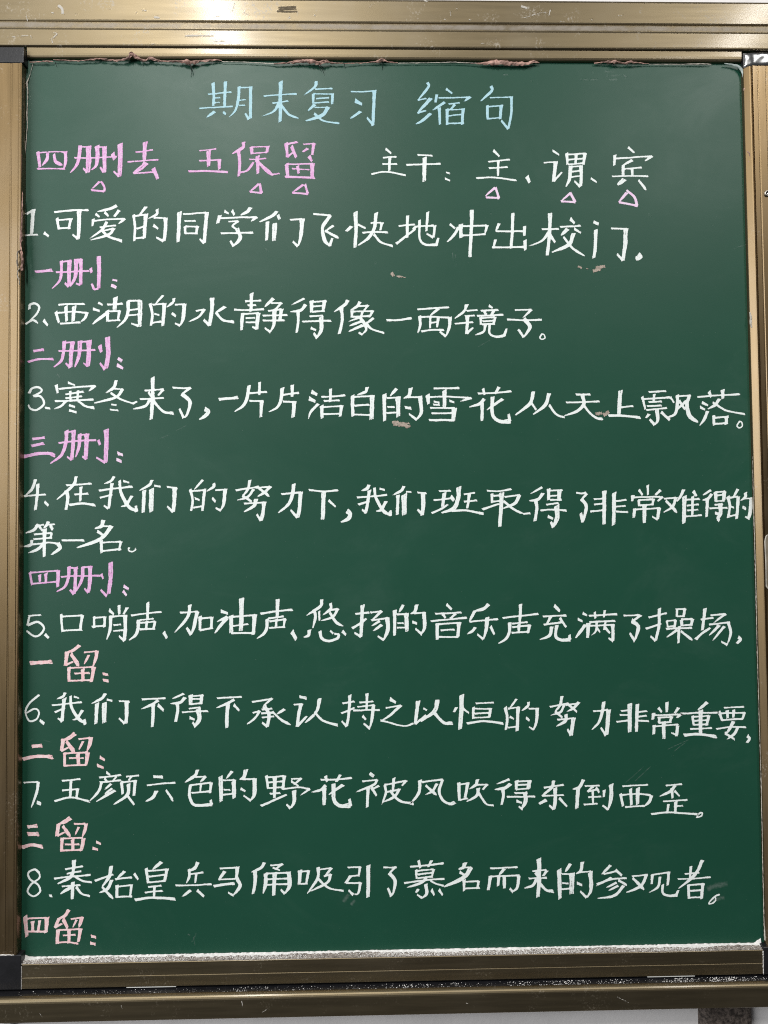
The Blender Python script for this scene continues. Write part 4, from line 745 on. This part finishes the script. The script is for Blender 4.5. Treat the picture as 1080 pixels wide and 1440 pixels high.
# ------------------------------------------------------------------ wear on the board: chips, smears, scratches
MARKS = """board_chip scar 0.4 1.2 6.0 280.9,317.8 292.7,318.8/5.0 276.9,312.9 287.7,314.8
board_chip scar 0.4 1.0 4.0 256.4,318.8 261.3,316.8/1.5 267.1,315.8 273.0,314.8
board_chip scar 0.4 1.0 5.0 1.3,309.1 3.2,306.1/3.0 8.0,306.1 19.6,304.2/1.5 10.0,313.0 12.9,313.0
board_chip scar 0.4 1.6 7.0 2.5,104.1 22.7,103.0/4.0 0.6,106.0 8.3,107.0/3.0 17.9,99.2 24.6,101.1
board_chip scar 0.4 1.4 6.0 277.7,116.4 285.5,117.3/6.0 289.4,115.4 294.3,118.3
chalk_fleck smear 0.15 0.5 1.4 298.0,590.2 310.9,589.8/1.4 299.9,584.2 320.7,584.8/2.5 324.6,585.3 326.6,583.4/1.2 263.3,579.0 287.0,579.2/1.6 269.2,579.1 271.2,580.1/1.2 303.8,579.2 314.6,579.3/1.0 280.2,590.1 280.2,588.1
chalk_fleck smear 0.15 0.5 2.0 157.1,585.5 163.0,585.5/1.2 194.4,576.7 198.3,576.7
chalk_smear smear 0.15 2.5 7.0 418.3,-524.1 428.0,-520.5 444.5,-518.0/5.0 422.8,-539.2 440.3,-535.8
chalk_smear smear 0.15 2.0 5.0 -69.7,-532.3 -63.1,-523.1/4.0 -59.4,-536.2 -54.6,-530.7
scratch smear 0.15 0.5 0.8 310.3,-380.8 334.7,-360.3/0.8 322.8,-379.1 344.3,-360.4/0.9 366.9,-338.0 396.2,-325.1/0.8 376.6,-340.0 392.2,-328.8
scratch smear 0.15 0.5 0.8 -313.1,85.4 -298.9,91.1/0.8 -291.3,95.9 -277.0,103.5
scratch smear 0.15 0.5 0.9 87.9,335.5 88.7,319.8/0.7 84.0,337.4 84.9,327.6
scratch smear 0.15 0.5 0.7 117.6,208.4 135.2,218.1/0.7 472.2,344.4 492.1,350.3
chalk_fleck smear 0.15 0.8 2.2 -274.5,-571.3 -272.6,-572.2/1.0 -267.9,-575.1 -266.1,-586.2/1.6 -293.2,-570.0 -291.3,-570.9/1.0 -269.8,-581.5 -264.2,-569.6
chalk_fleck smear 0.15 0.8 1.8 -169.4,344.2 -167.5,340.3/1.4 -485.1,-316.0 -479.5,-312.4/1.4 -491.5,-329.0 -488.7,-330.0/1.2 -466.4,-313.5 -455.2,-317.4/1.5 354.8,390.8 358.7,389.8/2.5 -449.0,173.3 -446.1,169.5
chalk_fleck smear 0.15 0.8 1.4 480.2,117.5 481.1,111.6/1.4 -306.6,221.1 -305.6,219.2/1.2 -202.4,220.8 -200.5,218.9/1.4 -378.2,-77.2 -376.3,-81.0/1.4 -21.8,323.7 -20.9,322.7/1.2 47.0,327.6 48.9,325.7/1.3 443.3,376.0 444.2,376.0/1.3 137.2,392.5 138.2,391.5
scuff_mark scuff 5.6 0.8 4.0 -448.0,673.9 -443.2,670.0 -442.2,663.2/2.0 -457.5,665.0 -454.6,664.1/2.0 -424.0,662.3 -421.2,661.3/1.6 -490.8,659.9 -488.9,652.0/2.0 -379.1,671.5 -376.2,670.5/2.4 -335.0,668.8 -329.3,667.9/2.0 -344.6,664.8 -342.7,665.8
scuff_mark scuff 5.6 0.8 3.0 -318.7,659.1 -312.0,658.2/2.0 -210.0,679.6 -213.9,667.7/1.5 -238.9,659.7 -229.3,661.7/2.0 -197.5,666.8 -190.7,662.9/1.5 -26.1,675.0 -21.2,681.0/2.0 -135.7,659.4 -134.7,658.4/2.0 -101.8,663.6 -99.9,662.6
scuff_mark scuff 5.6 0.8 3.0 48.0,685.4 52.8,683.5/1.6 76.0,658.8 77.9,657.9/1.6 83.9,670.8 84.8,663.9/2.0 91.7,673.8 95.6,672.9/2.0 110.1,658.1 112.1,658.1
scuff_mark scuff 5.6 0.8 4.0 181.8,677.5 189.6,675.5/1.4 184.5,661.6 208.1,668.7 217.9,669.8/2.0 221.9,672.8 219.8,664.8/2.0 276.7,660.2 279.7,659.2/1.6 316.2,665.5 322.1,665.5/1.5 235.4,657.0 241.3,656.0
sticker_rest darkscar 5.6 0.8 7.0 -150.2,672.1 -126.9,673.3/3.0 -152.1,668.2 -125.0,668.3
scuff_mark scuff 8.6 0.8 2.4 -452.3,634.6 -448.5,632.7 -454.2,626.8/2.4 -454.1,620.9 -456.1,626.8/1.4 -483.6,630.5 -481.7,624.7/1.2 -514.9,628.4 -486.5,630.5/1.2 -324.5,619.8 -315.0,620.8/1.6 125.9,623.5 130.8,623.5/1.6 139.5,623.6 141.5,624.6/1.5 145.5,632.5 146.5,632.5
scuff_mark scuff 8.6 1.2 3.0 -276.7,631.8 -238.4,632.1/2.0 -238.4,624.2 -214.4,625.3
scratch scuff 30.7 0.5 0.8 -174.1,-656.0 -166.0,-650.8/1.0 -199.5,-641.2 -198.6,-648.4/0.8 -455.5,-651.1 -451.9,-656.5/0.8 284.3,-645.7 299.0,-653.2/1.0 87.8,-649.8 94.3,-649.9/0.8 -353.1,-643.4 -351.3,-648.8"""
for k, ln_ in enumerate(MARKS.strip().splitlines()):
    nm, mt, dd, softv, rest = ln_.split(' ', 4)
    strokes = []
    for s_ in rest.split('/'):
        t = s_.split()
        strokes.append((float(t[0]), [tuple(float(v) for v in q.split(',')) for q in t[1:]]))
    par = surface if float(dd) < 5 else (track_body if mt in ('scuff', 'darkscar') and '-' not in rest.split()[1].split(',')[1] else tray_body)
    for q, grp in enumerate([strokes] if nm == 'board_chip' else [[s_] for s_ in strokes]):
        lay_strokes(nm, grp, 3, 2, M[mt], par, 5000 + 40 * k + q, height=float(dd), soft=float(softv), taper=False)

n = 280; V = []; F = []; A_ = []  # pale strip painted over the track step in place of its brighter reflection
for i in range(n + 1):
    for j, (z_, d_) in enumerate(((642.4, 7.25), (644.5, 7.05), (648.0, 6.7), (650.3, 6.5))):
        V.append(mm(-700 + 1400 * i / n, z_, d_)); A_.append((0.35, 0.75, 0.8, 0.45)[j] + rng.normal(0, .08))
for i in range(n):
    for j in range(3):
        a = i * 4 + j
        F.append((a, a + 4, a + 5, a + 1))
link_mesh('painted_sheen', V, F, M['sheen_paint'], track_body, attrs={'chalk_cover': A_}, label='thin grey painted sheen lying in the track step')

# ------------------------------------------------------------------ chalk dust on the ledge and crumbs on the tray
def grains(name, pts, mat, parent, loc=None, label=None):
    V = []; F = []
    for x, z, d, s in pts:
        b = len(V)
        a = rng.uniform(0, 6.28); sx, sz, sd = s * rng.uniform(.7, 1.3, 3)
        for q in range(4):
            V.append(mm(x + sx * math.cos(a + q * 1.571), z + sz * 0.35 * rng.uniform(-.4, .4), d + sd * math.sin(a + q * 1.571)))
        V.append(mm(x + rng.normal(0, s * .2), z + sz * rng.uniform(.5, 1.1), d + rng.normal(0, s * .2)))
        F += [(b, b + 1, b + 4), (b + 1, b + 2, b + 4), (b + 2, b + 3, b + 4), (b + 3, b, b + 4), (b + 3, b + 2, b + 1, b)]
    return link_mesh(name, V, F, mat, parent, loc=loc, label=label, kind='stuff')

V, F = extrude_x([(-597.5, 0.6), (-597.2, 0.7), (-599.3, 11.5), (-599.6, 11.5)], -487.0, 485.6)
link_mesh('ledge_seal', V, F, M['dusty'], board, loc=LB, label='dusty seal strip along the ledge')
# solid drift of dust where ledge meets board
n = 420; V = []; F = []
for i in range(n + 1):
    x = -494 + 982.5 * i / n
    end = math.exp(-((x + 494) / 7.0) ** 2) * 7 + math.exp(-((x - 488) / 5.0) ** 2) * 5
    top = -596.2 + rng.normal(0, .25) + end * rng.uniform(.6, 1.2)
    fr = max(0.5, 2.6 + 1.3 * math.sin(x * .021) + 0.9 * math.sin(x * .077 + 2) + rng.normal(0, .8))
    V += [mm(x, top, 0.2), mm(x, top - .4, 1.0 + rng.random() * .4), mm(x, -597.0 + rng.normal(0, .1), 2.2), mm(x, -597.1 - fr * .19, fr + .6), mm(x, -597.5 - fr * .2, fr + .9)]
for i in range(n):
    for j in range(4):
        a = i * 5 + j
        F.append((a, a + 5, a + 6, a + 1))
link_mesh('chalk_dust', V, F, M['dust'], surface, smooth=False, label='white line of chalk dust along the bottom ledge', kind='stuff')
pts = []
for i in range(8000):
    x = rng.uniform(-488, 486)
    if math.sin(x * .035 + 1) + math.sin(x * .011) + rng.normal(0, .9) < -0.7: continue
    t = min(1, max(0.05, rng.beta(1.5, 1.5)))
    pts.append((x, -597.2 - 2.1 * t, 0.7 + 11.0 * t, rng.uniform(.3, .7)))
grains('chalk_dust', pts, M['dust'], surface, label='white chalk grains scattered over the ledge')
pts = []
for i in range(2400):
    x = -480 + 980 * rng.random() ** 0.55
    if math.sin(x * .09) + math.sin(x * .031 + 1) + rng.normal(0, .7) < 0.1: continue
    if rng.random() > 0.12 + 0.9 * ((x + 480) / 980) ** 1.6: continue
    pts.append((x, -634.6, rng.uniform(11, 21.5), rng.uniform(.25, .75)))
for i in range(420):
    x = rng.uniform(-490, 490); pts.append((x, -634.6, rng.uniform(12, 21.5), rng.uniform(.15, .4)))
grains('chalk_dust', pts, M['dust'], tray, loc=L1, label='white chalk crumbs lying on the dark rail')

# ------------------------------------------------------------------ things on the wall below the rail
p = thing('wall_post', (0.442, 0.02, ZC - 1.3), 'dark brown speckled post standing against the wall below the rail', 'post')
prof = [(407, -11.8), (407.4, -10), (409.5, -4), (413.5, -0.5), (419, 1), (468, 1), (473.5, -0.5), (476.5, -4), (477.4, -10), (477.4, -11.8)]
V, F = extrude_z(prof, -1300, -676)
V = [(x - 0.442, y - 0.02, z + 1.3) for x, y, z in V]
link_mesh('post_body', V, F, M['post'], p, smooth=False)
p = thing('cable_conduit', (-0.512, 0.02, ZC - 1.3), 'thin grey plastic cable conduit on the wall below the rail', 'conduit')
prof = [(-518, -11.8), (-518, -5), (-516.6, -3.5), (-508, -3.5), (-506.6, -5), (-506.6, -11.8)]
V, F = extrude_z(prof, -1300, -672)
V = [(x + 0.512, y - 0.02, z + 1.3) for x, y, z in V]
link_mesh('conduit_cover', V, F, M['white_plastic'], p)

for x0, x1, z0, z1, d in ((-487.6, -486.5, -631.0, -601.5, 12.9), (484.9, 486.0, -631.0, -600.5, 12.9), (-530, -497, -587.6, -586.3, 13.0)):
    n = 22; V = []; F = []
    for i in range(n + 1):
        t = i / n
        if abs(z1 - z0) > abs(x1 - x0):
            a_, b_ = (x0 + rng.normal(0, .2), x1 + rng.normal(0, .2)); z = z0 + (z1 - z0) * t
            V += [mm(a_, z, d - 1.2), mm((a_ + b_) / 2, z, d + .2), mm(b_, z, d - 1.2)]
        else:
            a_, b_ = (z0 + rng.normal(0, .2), z1 + rng.normal(0, .2)); x = x0 + (x1 - x0) * t
            V += [mm(x, a_, d - 1.2), mm(x, (a_ + b_) / 2, d + .2), mm(x, b_, d - 1.2)]
    for i in range(n):
        for j in range(2):
            F.append((i * 3 + j, i * 3 + j + 1, i * 3 + j + 4, i * 3 + j + 3))
    link_mesh('chalk_dust', V, F, M['dust'], board, loc=LB, label='white chalk dust caught in the corner joint', kind='stuff')

# ------------------------------------------------------------------ threads hanging from the torn film
for pts_ in ([(-272.3, 596.1), (-269.4, 589.3), (-270.4, 579.4)], [(-270.4, 594.2), (-267.5, 586.3), (-267.5, 581.4)], [(-95.6, 597.1), (-91.7, 591.2), (-88.9, 583.3)], [(-97.5, 596.1), (-92.7, 588.3)], [(-61.6, 597.3), (-60.7, 592.4)], [(-10.1, 599.6), (-9.2, 590.7)], [(-452.5, 597.1), (-451.5, 592.2)], [(308.2, 604.3), (309.0, 596.4)], [(-334.7, 598.7), (-334.7, 593.8)]):
    Q = smooth_path(pts_); V = []; F = []
    for i, (x, z) in enumerate(Q):
        t = i / (len(Q) - 1); rr = 0.55 * (1 - 0.7 * t)
        for q in range(5):
            a = q * 1.2566
            V.append(mm(x + rr * math.cos(a), z, 4.0 - 3 * t + rr * math.sin(a)))
    for i in range(len(Q) - 1):
        for q in range(5):
            F.append((i * 5 + q, i * 5 + (q + 1) % 5, i * 5 + 5 + (q + 1) % 5, i * 5 + 5 + q))
    link_mesh('thread', V, F, M['thread'], surface)

# ------------------------------------------------------------------ old tape and a screw on the right stile
n = 28; V = []; F = []
for i in range(n):
    a = 2 * math.pi * i / n
    px_, pz_ = math.copysign(abs(math.cos(a)) ** 0.45, math.cos(a)), math.copysign(abs(math.sin(a)) ** 0.22, math.sin(a))
    V.append((px_, pz_))
ring = [(509.0 + 9.0 * a_, -86.5 + 37.0 * b_) for a_, b_ in V]
ring = [(x + rng.normal(0, .35), z + rng.normal(0, .5)) for x, z in ring]
V = [mm(x, z, 12.3) for x, z in ring] + [mm(x, z, 13.0) for x, z in ring]
F = [(i, (i + 1) % n, n + (i + 1) % n, n + i) for i in range(n)] + [tuple(range(n, 2 * n)), tuple(range(n - 1, -1, -1))]
tape = link_mesh('tape_piece', V, F, M['tape'], board, loc=LB, label='worn clear tape piece stuck on the right stile')
V = []; F = []
for x, z in ring:
    ux, uz = (x - 509.0) / 9.0, (z + 86.5) / 37.0
    V += [mm(x - ux * .9, z - uz * .9, 13.1), mm(x, z, 13.6), mm(x + ux * .5, z + uz * .5, 12.4)]
for i in range(n):
    for j in range(2):
        a = i * 3 + j; b = ((i + 1) % n) * 3 + j
        F.append((a, a + 1, b + 1, b))
link_mesh('tape_edge', V, F, M['film_pale'], tape)
V = []; F = []; n = 20
for r_, d_ in ((4.2, 12.2), (4.2, 13.6), (3.4, 14.2), (2.6, 14.2), (2.2, 13.4), (0.01, 13.4)):
    V += [mm(513.5 + r_ * math.cos(6.2832 * i / n), 415.0 + r_ * math.sin(6.2832 * i / n), d_) for i in range(n)]
for k_ in range(5):
    for i in range(n):
        F.append((k_ * n + i, k_ * n + (i + 1) % n, k_ * n + n + (i + 1) % n, k_ * n + n + i))
link_mesh('screw', V, F, M['steel'], board, loc=LB, smooth=True)
